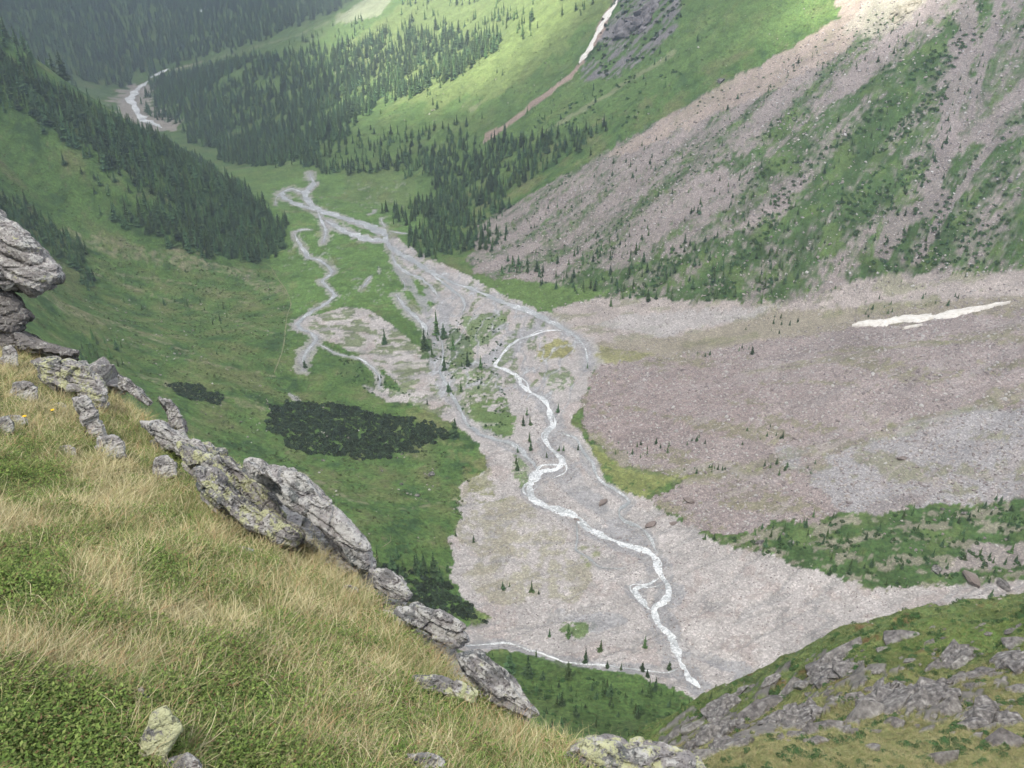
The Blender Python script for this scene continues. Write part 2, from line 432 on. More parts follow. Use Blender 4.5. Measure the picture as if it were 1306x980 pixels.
# yellow-green turf beside the stream, and islands in the gravel
for pts, colr, t in [([(748, 560), (778, 585), (800, 600), (850, 607), (885, 606), (850, 618), (826, 634), (792, 626), (768, 606), (758, 580)], (0.215, 0.235, 0.085), 0.9),
                  ([(683, 447), (712, 432), (734, 438), (728, 454), (692, 462)], (0.27, 0.26, 0.11), 0.95),
                  ([(755, 440), (800, 448), (840, 452), (800, 462), (757, 464)], (0.25, 0.245, 0.12), 0.85),
                  ([(598, 517), (640, 506), (656, 530), (655, 556), (630, 562), (605, 548)], GRASS, 0.95), ([(655, 580), (680, 578), (686, 600), (672, 628), (655, 610)], GRASS, 0.8),
                  ([(700, 802), (738, 790), (764, 799), (735, 812)], GRASS, 0.9), ([(690, 475), (720, 468), (735, 490), (705, 502)], GRASS, 0.7), ([(735, 700), (750, 690), (775, 715), (752, 722)], (0.2, 0.22, 0.09), 0.7),
                  ([(595, 600), (620, 590), (640, 640), (600, 640)], (0.19, 0.20, 0.08), 0.6), ([(740, 555), (760, 590), (770, 600), (745, 590)], (0.2, 0.22, 0.09), 0.6), ([(565, 466), (612, 458), (636, 478), (642, 502), (600, 508), (578, 492)], GRASS, 0.75),
                  ([(536, 432), (565, 410), (590, 425), (605, 440), (600, 465), (560, 475), (540, 460)], GRASS_D, 0.85), ([(590, 405), (640, 395), (648, 412), (622, 440), (600, 440)], GRASS, 0.8), ([(430, 455), (500, 482), (520, 505), (480, 500), (430, 480)], GRASS_D, 0.7),
                  ([(503, 512), (540, 525), (585, 560), (620, 590), (600, 620), (560, 560)], (0.2, 0.2, 0.09), 0.4)]:
    m = region(pts, 2.5, 8, fine=1.5)
    isl = m & (n_fin + 0.8 * n_mid > (-0.45 if t > 0.78 else -0.12))
    paint(isl, colr, t=t, var=0.22, stone=0.15)
    CLS[isl & (t > 0.7)] = 0
# wet grey gravel along the braids
BRAIDS = [
    [(395, 221, 4), (397, 229, 4), (402, 235, 7), (391, 243, 9), (387, 248, 12), (391, 255, 12), (401, 266, 9), (412, 271, 8), (427, 275, 8), (447, 281, 7), (466, 287, 8), (481, 293, 10), (492, 300, 11), (492, 309, 9), (501, 319, 9), (515, 327, 7), (531, 335, 8), (545, 345, 6), (560, 352, 5), (580, 362, 5), (610, 372, 5), (640, 386, 6), (665, 394, 6), (692, 406, 7), (716, 418, 5), (738, 432, 4), (748, 446, 4), (750, 468, 4)],
    [(387, 247, 4), (372, 240, 4), (361, 245, 5), (357, 248, 6), (368, 256, 9), (385, 263, 8), (402, 269, 6)],
    [(405, 270, 6), (409, 280, 5), (415, 290, 5), (416, 297, 4), (412, 310, 3)], [(415, 281, 3), (430, 290, 7), (450, 300, 9), (470, 306, 10), (490, 308, 8)],
    [(357, 248, 2), (351, 253, 2), (352, 262, 1.5)], [(375, 297, 3), (379, 307, 5), (388, 320, 6), (392, 329, 5), (408, 332, 4), (419, 341, 5), (425, 346, 5), (420, 352, 4), (409, 359, 5), (420, 368, 5), (428, 378, 6), (418, 386, 5), (400, 396, 5), (388, 405, 6), (378, 414, 7), (380, 420, 6), (398, 424, 5), (404, 433, 5), (392, 448, 3), (386, 458, 8), (388, 473, 3)],
    [(375, 297, 2), (385, 293, 2), (396, 293, 2)], [(500, 325, 3), (503, 335, 3), (512, 343, 5), (522, 350, 4), (538, 356, 5), (552, 368, 5), (560, 380, 4)], [(512, 355, 2), (518, 365, 3), (516, 370, 4)], [(505, 376, 3), (513, 388, 7), (527, 402, 8), (541, 414, 8), (546, 428, 5)],
    [(545, 345, 4), (566, 362, 5), (590, 380, 4), (594, 390, 3), (588, 402, 3)], [(460, 371, 5), (468, 360, 2), (474, 352, 2)], [(483, 340, 1.5), (484, 350, 1.5)], [(478, 268, 2), (476, 272, 2), (470, 274, 2)], [(492, 290, 2), (485, 282, 3), (487, 278, 2)], [(497, 295, 3), (512, 298, 2), (524, 298, 2)],
    [(562, 430, 3), (566, 455, 3), (560, 475, 4), (575, 500, 6), (585, 520, 6), (595, 540, 7), (612, 555, 7), (635, 562, 5), (655, 566, 6), (672, 582, 7), (686, 600, 7)],
    [(715, 552, 3), (735, 559, 3), (743, 575, 4), (755, 590, 5), (762, 610, 5), (771, 618, 3), (790, 628, 4), (803, 640, 5), (788, 652, 3), (792, 662, 4), (820, 675, 4), (832, 690, 4), (837, 705, 5)],
    [(735, 665, 3), (737, 688, 3), (733, 702, 3), (752, 712, 3), (765, 725, 3), (795, 726, 2)], [(473, 466, 2), (485, 480, 4), (484, 495, 3)], [(404, 438, 2), (430, 452, 2), (460, 458, 3), (478, 472, 4), (485, 484, 3)],
    [(370, 503, 2), (376, 507, 4), (379, 511, 2)]]
WETL = [([(650, 474), (664, 490), (695, 510), (705, 545), (694, 557), (720, 592), (690, 602), (674, 625), (700, 648), (741, 666), (765, 683), (830, 704), (841, 730), (855, 756), (834, 776), (856, 815), (868, 850), (893, 878)], 5.5), ([(840, 738), (808, 751), (828, 778)], 4), ([(575, 500), (595, 540), (635, 562), (672, 582), (690, 602)], 4), ([(600, 823), (645, 820), (720, 845), (860, 858)], 2.5),
        ([(715, 552), (743, 575), (762, 610), (803, 640), (790, 658), (830, 690), (837, 705)], 3.0),
        ([(402, 234), (388, 247), (400, 266), (445, 281), (492, 300), (500, 318), (545, 345), (580, 358), (640, 385), (690, 405), (735, 428), (750, 448), (748, 470)], 5.0),
        ([(690, 410), (660, 432), (640, 452), (630, 468)], 9), ([(545, 370), (570, 395), (560, 430), (560, 470), (580, 510)], 6), ([(505, 340), (540, 385), (555, 425)], 4), ([(700, 580), (730, 620), (770, 650), (800, 680)], 6),
        ([(880, 830), (930, 850), (960, 860)], 3), ([(720, 785), (790, 790), (760, 800)], 4), ([(415, 281), (450, 300), (485, 308)], 6)]
for pts, wd in WETL:
    x, y, z, p = lines_world(pts)
    d = line_dist(GX, GY, np.stack([x, y], 1), 40)
    paint(d < wd * (1.0 + 1.1 * n_mid + 0.5 * n_fin), WET, t=0.85, var=0.08, stone=0.5, cls=1)
    GZ = GZ - 0.9 * np.exp(-(d / (wd * 0.8)) ** 2)
for ln in BRAIDS:
    x, y, z, p = lines_world(ln, 5.0)
    wd = float(np.mean(p[:, 2])) * float(np.mean(np.sqrt(x * x + y * y + (z - CZ) ** 2))) / F
    d = line_dist(GX, GY, np.stack([x, y], 1), 30)
    edge_ = wd * (0.85 + 1.0 * n_mid + 0.7 * n_fin)
    paint(d < edge_ * 1.7, (0.38, 0.36, 0.345), t=0.7 * sstep(-.6, .2, n_fin + .3), var=0.1, stone=0.5)
    paint(d < edge_ * 0.8, WET, t=0.8, var=0.08, stone=0.4)
# little runs of water through the flat meadow
mz = region([(345, 240), (400, 228), (520, 232), (525, 300), (510, 330), (545, 380), (540, 400), (440, 392), (380, 400), (355, 330)], 3)
rm = np.abs(fbm(GX / 28, GY / 28, 4, 118))
paint(mz & (rm < 0.016) & (n_big + n_mid > -0.1), (0.30, 0.30, 0.28), t=0.7, var=0.1); paint(mz & (n_mid > 0.25), (0.16, 0.19, 0.075), t=0.6, var=0.2); paint(mz & (n_mid < -0.3), (0.075, 0.135, 0.04), t=0.6, var=0.2)
x, y, z, p = lines_world([(206, 163), (190, 157), (176, 146), (168, 128), (180, 112)])
d = line_dist(GX, GY, np.stack([x, y], 1), 80); paint(d < 30 * (1 + 1.2 * n_mid), (0.36, 0.31, 0.29), t=0.8, var=0.15, stone=0.8)
# small dry and wet runnels over the braided part and the lower gravel
bz = gb & region([(500, 305), (560, 335), (640, 375), (745, 430), (757, 470), (730, 540), (640, 500), (600, 540), (560, 500), (530, 440), (555, 425), (520, 380), (505, 335)], 3)
fl1 = GX * 0.26 + GY * 0.97; fl2 = GX * 0.97 - GY * 0.26
rn = np.abs(fbm(fl2 / 16, fl1 / 60, 3, 110))
paint(bz & (rn < 0.05), WET, t=0.8, var=0.08); paint(bz & (rn < 0.014), (0.44, 0.45, 0.46), t=0.9, var=0.05)
paint(bz & (rn > 0.28) & (n_fin > -0.1) & (GX < 25), (0.13, 0.175, 0.065), t=0.75, var=0.2, stone=0.2)
rn2 = np.abs(fbm((GX * .9 + GY * .44) / 90, (GX * -.44 + GY * .9) / 22, 4, 112))
paint(gb & ~bz & (rn2 < 0.035), (0.31, 0.295, 0.285), t=0.75, var=0.1); paint(gb & ~bz & (rn2 > 0.33), (0.44, 0.41, 0.39), t=0.5, var=0.1)
GZ = GZ - np.where(gb & ~bz, 0.7 * np.exp(-(rn2 / 0.04) ** 2), 0)
fm = np.abs(fbm(TA / 30, TN / 130, 4, 114))
paint(fan & (fm < 0.04), (0.35, 0.31, 0.30), t=0.55, var=0.1); paint(fan & (fbm(TA / 40, TN / 90, 3, 115) > 0.25), (0.23, 0.195, 0.185), t=0.5, var=0.1)
GZ = GZ + np.where(fan, 2.6 * fbm(TA / 20, TN / 90, 3, 116), 0)
# green strip and banks below the fan
gs = region([(915, 690), (1000, 667), (1100, 657), (1200, 646), (1380, 640), (1380, 728), (1240, 742), (1150, 752), (1090, 744), (1040, 726), (980, 706)], 3)
paint(gs, GRASS_D, var=0.3, cls=0, stone=0.2)
paint(gs & (n_mid > 0.05), (0.105, 0.15, 0.052), t=0.7, var=0.25, seed=14)
paint(gs & (fbm(GX / 14, GY / 7, 4, 95) + 0.3 * n_fin > 0.10), (0.27, 0.245, 0.195), t=0.75, var=0.2, stone=1, seed=15)
paint(region([(1190, 728), (1240, 700), (1380, 672), (1380, 705), (1260, 728)], 3), (0.32, 0.28, 0.265), t=0.9, var=0.2, cls=2, stone=1.0)
bk = region([(560, 790), (620, 830), (700, 842), (780, 858), (850, 880), (880, 895), (870, 930), (840, 990), (560, 990), (540, 800)], 2)
bk &= ~gb
paint(bk, (0.075, 0.125, 0.036), t=0.8, var=0.3, cls=0)
# the rocky spur
kn = _knoll > 0.5
paint(kn, (0.088, 0.135, 0.036), t=0.95, var=0.2, cls=0, stone=0.0)
paint(kn & (n_fin > 0.15), (0.125, 0.15, 0.05), t=0.6, var=0.2, seed=16)
paint(kn & (fbm(GX / 4.0, GY / 4.0, 3, 97) > 0.36), (0.19, 0.085, 0.05), t=0.6, var=0.2, seed=17)
paint(kn & (GR < 88), (0.17, 0.165, 0.072), t=0.8 * sstep(92, 76, GR), var=0.2, seed=18)
rockf = ledge2 * 1.0 + 0.5 * ledge + 0.4 * fbm(GX / 1.6, GY / 1.6, 2, 98)
KROCK = kn & region([(830, 990), (860, 925), (900, 895), (985, 855), (1040, 838), (1130, 830), (1180, 870), (1240, 860), (1340, 850), (1340, 960), (1150, 925), (1050, 935), (900, 950)], 3, 8, fine=0.8) & (rockf > 0.22)
paint(KROCK, (0.19, 0.175, 0.165), t=0.92, var=0.35, cls=2, stone=0.9)

# fine relief
rough = STONE * (0.55 * n_fin + 0.9 * fbm(GX / 14, GY / 14, 2, 101)) * 0.6
turf = (1 - STONE) * (0.45 * n_mid + 0.35 * n_fin)
GZ = GZ + (rough + turf * np.where(SLOPE < 0.08, 0.4, 1.6)) * far
GZ = GZ + _knoll * (0.16 * noise2(GX / 0.9, GY / 0.9, 103) + 0.25 * n_fin + np.where(KROCK, 0.35 * (fbm(kn_a / 3, kn_b / 1.0, 3, 104)) + 0.25, 0))

# ------------------------------------------------------------------ materials
def mat(name):
    m = bpy.data.materials.new(name); m.use_nodes = True
    n = m.node_tree.nodes; l = m.node_tree.links
    return m, n, l, n['Principled BSDF']

def N(n, t, **kw):
    a = n.new(t)
    for k, v in kw.items(): setattr(a, k, v)
    return a

def mathn(n, l, op, a, b=None, clamp=False):
    q = n.new('ShaderNodeMath'); q.operation = op; q.use_clamp = clamp
    for i, s_ in enumerate((a, b)):
        if s_ is None: continue
        if isinstance(s_, (int, float)): q.inputs[i].default_value = s_
        else: l.new(s_, q.inputs[i])
    return q.outputs[0]

def mixc(n, l, fac, a, b, blend='MIX'):
    q = n.new('ShaderNodeMix'); q.data_type = 'RGBA'; q.blend_type = blend
    for s_, i in ((fac, 0), (a, 6), (b, 7)):
        if isinstance(s_, (int, float)): q.inputs[i].default_value = s_
        elif isinstance(s_, tuple): q.inputs[i].default_value = (*s_, 1)
        else: l.new(s_, q.inputs[i])
    return q.outputs[2]

def ramp(n, l, src, stops):
    r = n.new('ShaderNodeValToRGB')
    while len(r.color_ramp.elements) > 1: r.color_ramp.elements.remove(r.color_ramp.elements[-1])
    r.color_ramp.elements[0].position = stops[0][0]; r.color_ramp.elements[0].color = (*stops[0][1], 1)
    for p_, c_ in stops[1:]:
        e = r.color_ramp.elements.new(p_); e.color = (*c_, 1)
    l.new(src, r.inputs[0])
    return r.outputs[0]

def noise_tex(n, l, vec, scale, detail=4, rough_=0.6):
    q = n.new('ShaderNodeTexNoise'); q.inputs['Scale'].default_value = scale; q.inputs['Detail'].default_value = detail
    q.inputs['Roughness'].default_value = rough_
    if vec is not None: l.new(vec, q.inputs['Vector'])
    return q

def terrain_material():
    m, n, l, b = mat('alpine_ground')
    at = N(n, 'ShaderNodeAttribute', attribute_name='ground')
    st_ = N(n, 'ShaderNodeAttribute', attribute_name='stony')
    tc = N(n, 'ShaderNodeTexCoord')
    v1 = N(n, 'ShaderNodeTexVoronoi'); v1.inputs['Scale'].default_value = 1.5; l.new(tc.outputs['Object'], v1.inputs['Vector'])
    n1 = noise_tex(n, l, tc.outputs['Object'], 0.6, 4, 0.75)
    n2 = noise_tex(n, l, tc.outputs['Object'], 0.13, 3, 0.7)
    cell = N(n, 'ShaderNodeSeparateColor'); l.new(v1.outputs['Color'], cell.inputs[0])
    pw_ = mathn(n, l, 'POWER', cell.outputs[0], 3.0); g_st = mathn(n, l, 'MULTIPLY_ADD', pw_, 0.75); n[-1].inputs[2].default_value = 0.82
    g_tf = mathn(n, l, 'MULTIPLY_ADD', n1.outputs['Fac'], 3.0); n[-1].inputs[2].default_value = -0.5
    q = n.new('ShaderNodeMix'); q.data_type = 'FLOAT'
    l.new(st_.outputs['Fac'], q.inputs[0]); l.new(g_tf, q.inputs[2]); l.new(g_st, q.inputs[3])
    sbig = mathn(n, l, 'MULTIPLY_ADD', st_.outputs['Fac'], -0.8); n[-1].inputs[2].default_value = 1.3
    nb_ = mathn(n, l, 'SUBTRACT', n2.outputs['Fac'], 0.5)
    big = mathn(n, l, 'ADD', mathn(n, l, 'MULTIPLY', nb_, sbig), 1.0)
    k = mathn(n, l, 'MULTIPLY', q.outputs[0], big)
    hsv = N(n, 'ShaderNodeHueSaturation'); l.new(at.outputs['Color'], hsv.inputs['Color']); l.new(k, hsv.inputs['Value'])
    # faint hue shift from stone to stone
    hs = mathn(n, l, 'MULTIPLY_ADD', cell.outputs[1], 0.03); n[-1].inputs[2].default_value = 0.485
    l.new(hs, hsv.inputs['Hue'])
    l.new(hsv.outputs[0], b.inputs['Base Color'])
    b.inputs['Roughness'].default_value = 0.92
    b.inputs['Specular IOR Level'].default_value = 0.15
    bp = N(n, 'ShaderNodeBump'); bp.inputs['Strength'].default_value = 0.5; bp.inputs['Distance'].default_value = 0.45
    hgt = mathn(n, l, 'ADD', n1.outputs['Fac'], mathn(n, l, 'MULTIPLY', v1.outputs['Distance'], st_.outputs['Fac']))
    l.new(hgt, bp.inputs['Height']); l.new(bp.outputs[0], b.inputs['Normal'])
    return m
M_GROUND = terrain_material()

def simple(name, stops, scale, rough_=0.85, bump=0.0, objrand=0.0, spec=0.2, detail=5):
    m, n, l, b = mat(name)
    tc = N(n, 'ShaderNodeTexCoord')
    q = noise_tex(n, l, tc.outputs['Object'], scale, detail, 0.65)
    c = ramp(n, l, q.outputs['Fac'], stops)
    if objrand:
        oi = N(n, 'ShaderNodeObjectInfo')
        k = mathn(n, l, 'MULTIPLY_ADD', oi.outputs['Random'], objrand); n[-1].inputs[2].default_value = 1 - objrand / 2
        h = N(n, 'ShaderNodeHueSaturation'); l.new(c, h.inputs['Color']); l.new(k, h.inputs['Value'])
        k2 = mathn(n, l, 'MULTIPLY_ADD', oi.outputs['Random'], 0.04); n[-1].inputs[2].default_value = 0.48
        l.new(k2, h.inputs['Hue'])
        c = h.outputs[0]
    l.new(c, b.inputs['Base Color'])
    b.inputs['Roughness'].default_value = rough_
    b.inputs['Specular IOR Level'].default_value = spec
    if bump:
        bp = N(n, 'ShaderNodeBump'); bp.inputs['Strength'].default_value = 0.7; bp.inputs['Distance'].default_value = bump
        l.new(q.outputs['Fac'], bp.inputs['Height']); l.new(bp.outputs[0], b.inputs['Normal'])
    return m

M_SPRUCE = simple('spruce_needles', [(0.3, (0.048, 0.088, 0.042)), (0.7, (0.095, 0.150, 0.062))], 1.2, objrand=0.9)
M_LARCH = simple('larch_needles', [(0.3, (0.070, 0.122, 0.044)), (0.7, (0.125, 0.190, 0.066))], 1.2, objrand=0.8)
M_BARK = simple('bark', [(0.3, (0.07, 0.055, 0.045)), (0.7, (0.13, 0.11, 0.09))], 3.0)
M_SCRUB = simple('dwarf_pine_needles', [(0.3, (0.030, 0.046, 0.028)), (0.7, (0.060, 0.084, 0.044))], 0.9, objrand=0.9)
M_BUSH = simple('alder_leaves', [(0.3, (0.040, 0.085, 0.028)), (0.7, (0.075, 0.135, 0.045))], 0.9, objrand=0.5)
M_STONE = simple('scree_stone', [(0.3, (0.25, 0.205, 0.195)), (0.55, (0.36, 0.32, 0.305)), (0.75, (0.47, 0.45, 0.44))], 0.8, bump=0.1, objrand=0.7)
M_STONE_P = simple('pale_stone', [(0.3, (0.36, 0.34, 0.33)), (0.7, (0.55, 0.53, 0.51))], 0.8, bump=0.1, objrand=0.5)
M_SNOW = simple('old_snow', [(0.30, (0.46, 0.42, 0.37)), (0.44, (0.72, 0.68, 0.62)), (0.7, (0.86, 0.84, 0.80))], 0.35, rough_=0.6, bump=0.15)
M_TRAIL = simple('trodden_earth', [(0.3, (0.17, 0.19, 0.09)), (0.7, (0.30, 0.28, 0.18))], 0.35)

def water_material(name, white):
    m, n, l, b = mat(name)
    tc = N(n, 'ShaderNodeTexCoord')
    q = noise_tex(n, l, tc.outputs['Object'], 0.8, 5, 0.8)
    lo = 0.66 - 0.20 * white
    q0 = noise_tex(n, l, tc.outputs['Object'], 0.07, 2, 0.5)
    fo = mathn(n, l, 'MULTIPLY_ADD', q0.outputs['Fac'], 0.55); n[-1].inputs[2].default_value = -0.275
    fac = mathn(n, l, 'ADD', q.outputs['Fac'], fo)
    c = ramp(n, l, fac, [(lo - 0.16, (0.30, 0.315, 0.32)), (lo - 0.02, (0.46, 0.475, 0.48)), (lo + 0.10, (0.82, 0.83, 0.83))])
    l.new(c, b.inputs['Base Color'])
    r_ = ramp(n, l, q.outputs['Fac'], [(lo - 0.1, (0.38,) * 3), (lo + 0.1, (0.8,) * 3)])
    l.new(r_, b.inputs['Roughness'])
    bp = N(n, 'ShaderNodeBump'); bp.inputs['Strength'].default_value = 0.8; bp.inputs['Distance'].default_value = 0.4
    l.new(q.outputs['Fac'], bp.inputs['Height']); l.new(bp.outputs[0], b.inputs['Normal'])
    return m
M_WHITEWATER = water_material('white_water', 1.0)
M_CALM = water_material('braided_water', 0.35)

# ------------------------------------------------------------------ object helpers
def tag(o, label=None, cat=None, group=None, kind=None):
    if label: o['label'] = label
    if cat: o['category'] = cat
    if group: o['group'] = group
    if kind: o['kind'] = kind
    return o

def mesh_np(name, verts, faces, material, smooth=True, parent=None, link=True):
    me = bpy.data.meshes.new(name)
    verts = np.asarray(verts, np.float32); faces = np.asarray(faces, np.int32)
    me.vertices.add(len(verts)); me.vertices.foreach_set('co', verts.ravel())
    k = faces.shape[1]
    me.loops.add(faces.size); me.loops.foreach_set('vertex_index', faces.ravel())
    me.polygons.add(len(faces)); me.polygons.foreach_set('loop_start', np.arange(0, faces.size, k, dtype=np.int32))
    me.polygons.foreach_set('use_smooth', np.full(len(faces), smooth, bool))
    me.update(calc_edges=True); me.validate()
    if material: me.materials.append(material)
    o = bpy.data.objects.new(name, me)
    if link: col.objects.link(o)
    if parent: o.parent = parent
    return o

def empty(name, loc, rz=0):
    o = bpy.data.objects.new(name, None); o.location = loc; o.rotation_euler = (0, 0, rz)
    o.empty_display_size = 0.1
    col.objects.link(o)
    return o

# ------------------------------------------------------------------ terrain meshes (one height field, split by kind of ground)
nr, na = GX.shape
idx = np.arange(nr * na).reshape(nr, na)
quads = np.stack([idx[:-1, :-1], idx[:-1, 1:], idx[1:, 1:], idx[1:, :-1]], -1).reshape(-1, 4)
qa = np.abs(GA[:-1, :-1]).reshape(-1); qr = GR[:-1, :-1].reshape(-1); qc = CLS[:-1, :-1].reshape(-1); qk = (_knoll > 0.5)[:-1, :-1].reshape(-1)
keep = ~((qr > 620) & (qa > math.radians(37)))
VV = np.stack([GX, GY, GZ], -1).reshape(-1, 3)
dI = np.gradient(np.stack([GX, GY, GZ], -1), axis=0); dJ = np.gradient(np.stack([GX, GY, GZ], -1), axis=1)
NN = np.cross(dJ, dI); NN /= np.linalg.norm(NN, axis=-1, keepdims=True) + 1e-12
NN = np.where(NN[..., 2:3] < 0, -NN, NN).reshape(-1, 3)
CC = np.clip(C, 0.005, 0.9).reshape(-1, 3); SS = STONE.reshape(-1)
def terrain_piece(name, sel):
    f = quads[sel & keep]
    used, inv = np.unique(f, return_inverse=True)
    o = mesh_np(name, VV[used], inv.reshape(-1, 4), M_GROUND)
    me = o.data
    a = me.attributes.new('ground', 'FLOAT_COLOR', 'POINT')
    a.data.foreach_set('color', np.concatenate([CC[used], np.ones((len(used), 1))], 1).astype(np.float32).ravel())
    a = me.attributes.new('stony', 'FLOAT', 'POINT'); a.data.foreach_set('value', SS[used].astype(np.float32))
    me.normals_split_custom_set_from_vertices(NN[used].astype(np.float32))
    tag(o, kind='structure')
    return o
farq = qr > 1080
terrain_piece('hillside', (qc == 0) & ~farq & ~qk)
terrain_piece('gravel_bed', (qc == 1) & ~farq & ~qk)
terrain_piece('scree_slope', (qc == 2) & ~farq & ~qk)
terrain_piece('far_hillside', farq)
terrain_piece('rocky_spur', qk & ~farq)

# ------------------------------------------------------------------ streams
def ribbon(name, pts, material, lift=0.28, seed=0, smooth_=True):
    """pts: (u, v, width in photo px) -> a strip lying on the ground"""
    x, y, z, p = lines_world(pts, 3.0)
    wpx = p[:, 2]
    dist = np.sqrt(x * x + y * y + (z - CZ) ** 2)
    wm = wpx * dist / F * (0.72 if material is M_WHITEWATER else 0.9)
    ramp_ = np.minimum(1, np.minimum(np.arange(len(wm)), np.arange(len(wm))[::-1]) / 4.0 + 0.15)
    wm = wm * ramp_
    P2 = np.stack([x, y], 1)
    Tq = np.gradient(P2, axis=0); Tq /= np.linalg.norm(Tq, axis=1, keepdims=True) + 1e-9
    a1, b1, _q = project(x, y, z); a2, b2, _q = project(x - Tq[:, 1], y + Tq[:, 0], z)
    t1x, t1y, _q = project(x + Tq[:, 0], y + Tq[:, 1], z)
    ex_, ey_ = t1x - a1, t1y - b1; en_ = np.hypot(ex_, ey_) + 1e-9
    across = np.abs((a2 - a1) * ey_ - (b2 - b1) * ex_) / en_      # px covered by one metre sideways
    wm = wpx / np.maximum(across, 0.25 * F / dist) * (0.56 if material is M_WHITEWATER else 0.68)
    wm = np.convolve(np.pad(wm, 3, mode='edge'), np.ones(7) / 7, 'valid') * ramp_
    for _ in range(2):
        P2[1:-1] = (P2[:-2] + 2 * P2[1:-1] + P2[2:]) / 4
    T = np.gradient(P2, axis=0); T /= np.linalg.norm(T, axis=1, keepdims=True) + 1e-9
    Nn = np.stack([-T[:, 1], T[:, 0]], 1)
    s_ = np.arange(len(P2))
    wl = wm * 0.5 * np.clip(1 + 1.0 * noise2(P2[:, 0] / 9, P2[:, 1] / 9, seed) + 0.35 * noise2(P2[:, 0] / 3, P2[:, 1] / 3, seed), .25, 2)
    wr = wm * 0.5 * np.clip(1 + 1.0 * noise2(P2[:, 0] / 9, P2[:, 1] / 9, seed + 5) + 0.35 * noise2(P2[:, 0] / 3, P2[:, 1] / 3, seed + 5), .25, 2)
    rows = []
    for f in np.linspace(-1, 1, 7):
        off = np.where(f < 0, f * wl, f * wr)
        q = P2 + Nn * off[:, None]
        zz = gsample(GZ, q[:, 0], q[:, 1]) + lift - 0.2 * abs(f) ** 3
        rows.append(np.stack([q[:, 0], q[:, 1], zz], 1))
    V = np.stack(rows, 1)
    n0, k0 = V.shape[:2]
    ii = np.arange(n0 * k0).reshape(n0, k0)
    fc = np.stack([ii[:-1, :-1], ii[:-1, 1:], ii[1:, 1:], ii[1:, :-1]], -1).reshape(-1, 4)
    return V.reshape(-1, 3), fc

def strands(lines, f=0.34, amp=1.1):
    out = list(lines)
    for k, ln in enumerate(lines):
        for q in (0, 1):
            p = dens([a[:2] for a in ln], 7.0)[:-1]
            n_ = len(ln) - 1
            cum = np.concatenate([[0], np.cumsum([np.hypot(b[0] - a[0], b[1] - a[1]) for a, b in zip(ln[:-1], ln[1:])])])
            t_ = np.arange(4, cum[-1], 7.0)
            u_ = np.interp(t_, cum, [a[0] for a in ln]); v_ = np.interp(t_, cum, [a[1] for a in ln]); w_ = np.interp(t_, cum, [a[2] for a in ln])
            off = amp * w_ * (0.9 * noise2(t_ / 34, t_ * 0 + k * 7.3 + q * 31.7, 120) * 1.6 + (0.35 if q else -0.35))
            seg = [(a + 0.9 * o, b + 0.5 * o, c * f) for a, b, c, o in zip(u_, v_, w_, off)]
            st_ = 0
            while st_ + 6 < len(seg):                       # broken runs, not one long double
                L_ = int(8 + 16 * abs(noise2(np.array([st_ * .7]), np.array([k + q * 3.3]), 121)[0]) * 2)
                if noise2(np.array([st_ * .31]), np.array([k * 2 + q * 5.1]), 122)[0] > -0.25: out.append(seg[st_:st_ + L_])
                st_ += L_ + 2
    return [a for a in out if len(a) > 2]

def strip_object(name, lines, material, lift=0.28, kind='structure'):
    vs, fs, o_ = [], [], 0
    if material is M_WHITEWATER and name == 'river': lines = strands(lines)
    for k, ln in enumerate(lines):
        v_, f_ = ribbon(name, ln, material, lift + 0.004 * k, k)
        vs.append(v_); fs.append(f_ + o_); o_ += len(v_)
    ob = mesh_np(name, np.concatenate(vs), np.concatenate(fs), material)
    return tag(ob, kind=kind)

strip_object('river', [
    [(728, 424, 1.2), (708, 421, 2), (690, 424, 3), (660, 434, 4), (645, 446, 5), (630, 467, 6), (650, 474, 7), (662, 481, 8), (664, 492, 8), (680, 503, 9), (695, 510, 10), (702, 525, 10), (705, 545, 11), (694, 557, 11), (699, 570, 9), (715, 585, 9), (720, 592, 10),
     (710, 598, 11), (690, 602, 12), (680, 611, 14), (674, 625, 14), (681, 638, 13), (700, 648, 12), (730, 656, 12), (741, 666, 11), (746, 674, 10), (765, 683, 10), (790, 692, 11), (812, 702, 11), (830, 704, 12), (838, 716, 14), (841, 730, 13),
     (850, 746, 13), (855, 756, 12), (848, 768, 12), (834, 776, 14), (838, 792, 16), (856, 815, 19), (865, 838, 20), (868, 850, 18), (882, 866, 17), (893, 878, 15)],
    [(840, 738, 7), (825, 747, 8), (808, 751, 9), (814, 765, 11), (828, 778, 12)]], M_WHITEWATER)
strip_object('braided_stream', BRAIDS, M_CALM)
strip_object('side_stream', [[(560, 826, 2), (610, 823, 3), (645, 820, 3), (682, 831, 3.5), (720, 845, 3), (760, 848, 3.5), (800, 853, 3), (850, 859, 3), (868, 852, 4)]], M_WHITEWATER)
strip_object('valley_river', [[(207, 164, 2), (200, 160, 7), (186, 155, 9), (176, 146, 12), (172, 135, 13), (165, 126, 18), (172, 117, 12), (182, 110, 6), (190, 103, 4)], [(192, 100, 4), (215, 88, 3)], [(245, 62, 2), (250, 52, 2)], [(253, 18, 5), (262, 10, 6), (268, -2, 7)]], M_WHITEWATER, lift=0.8)
strip_object('footpath', [[(344, 338, 1.6), (352, 352, 1.6), (366, 372, 1.8), (372, 388, 1.8), (366, 402, 1.8), (364, 420, 2), (361, 445, 2), (352, 470, 2), (346, 484, 2)], [(497, 682, 1.8), (500, 690, 1.8), (485, 700, 1.8)]], M_TRAIL, lift=0.2)

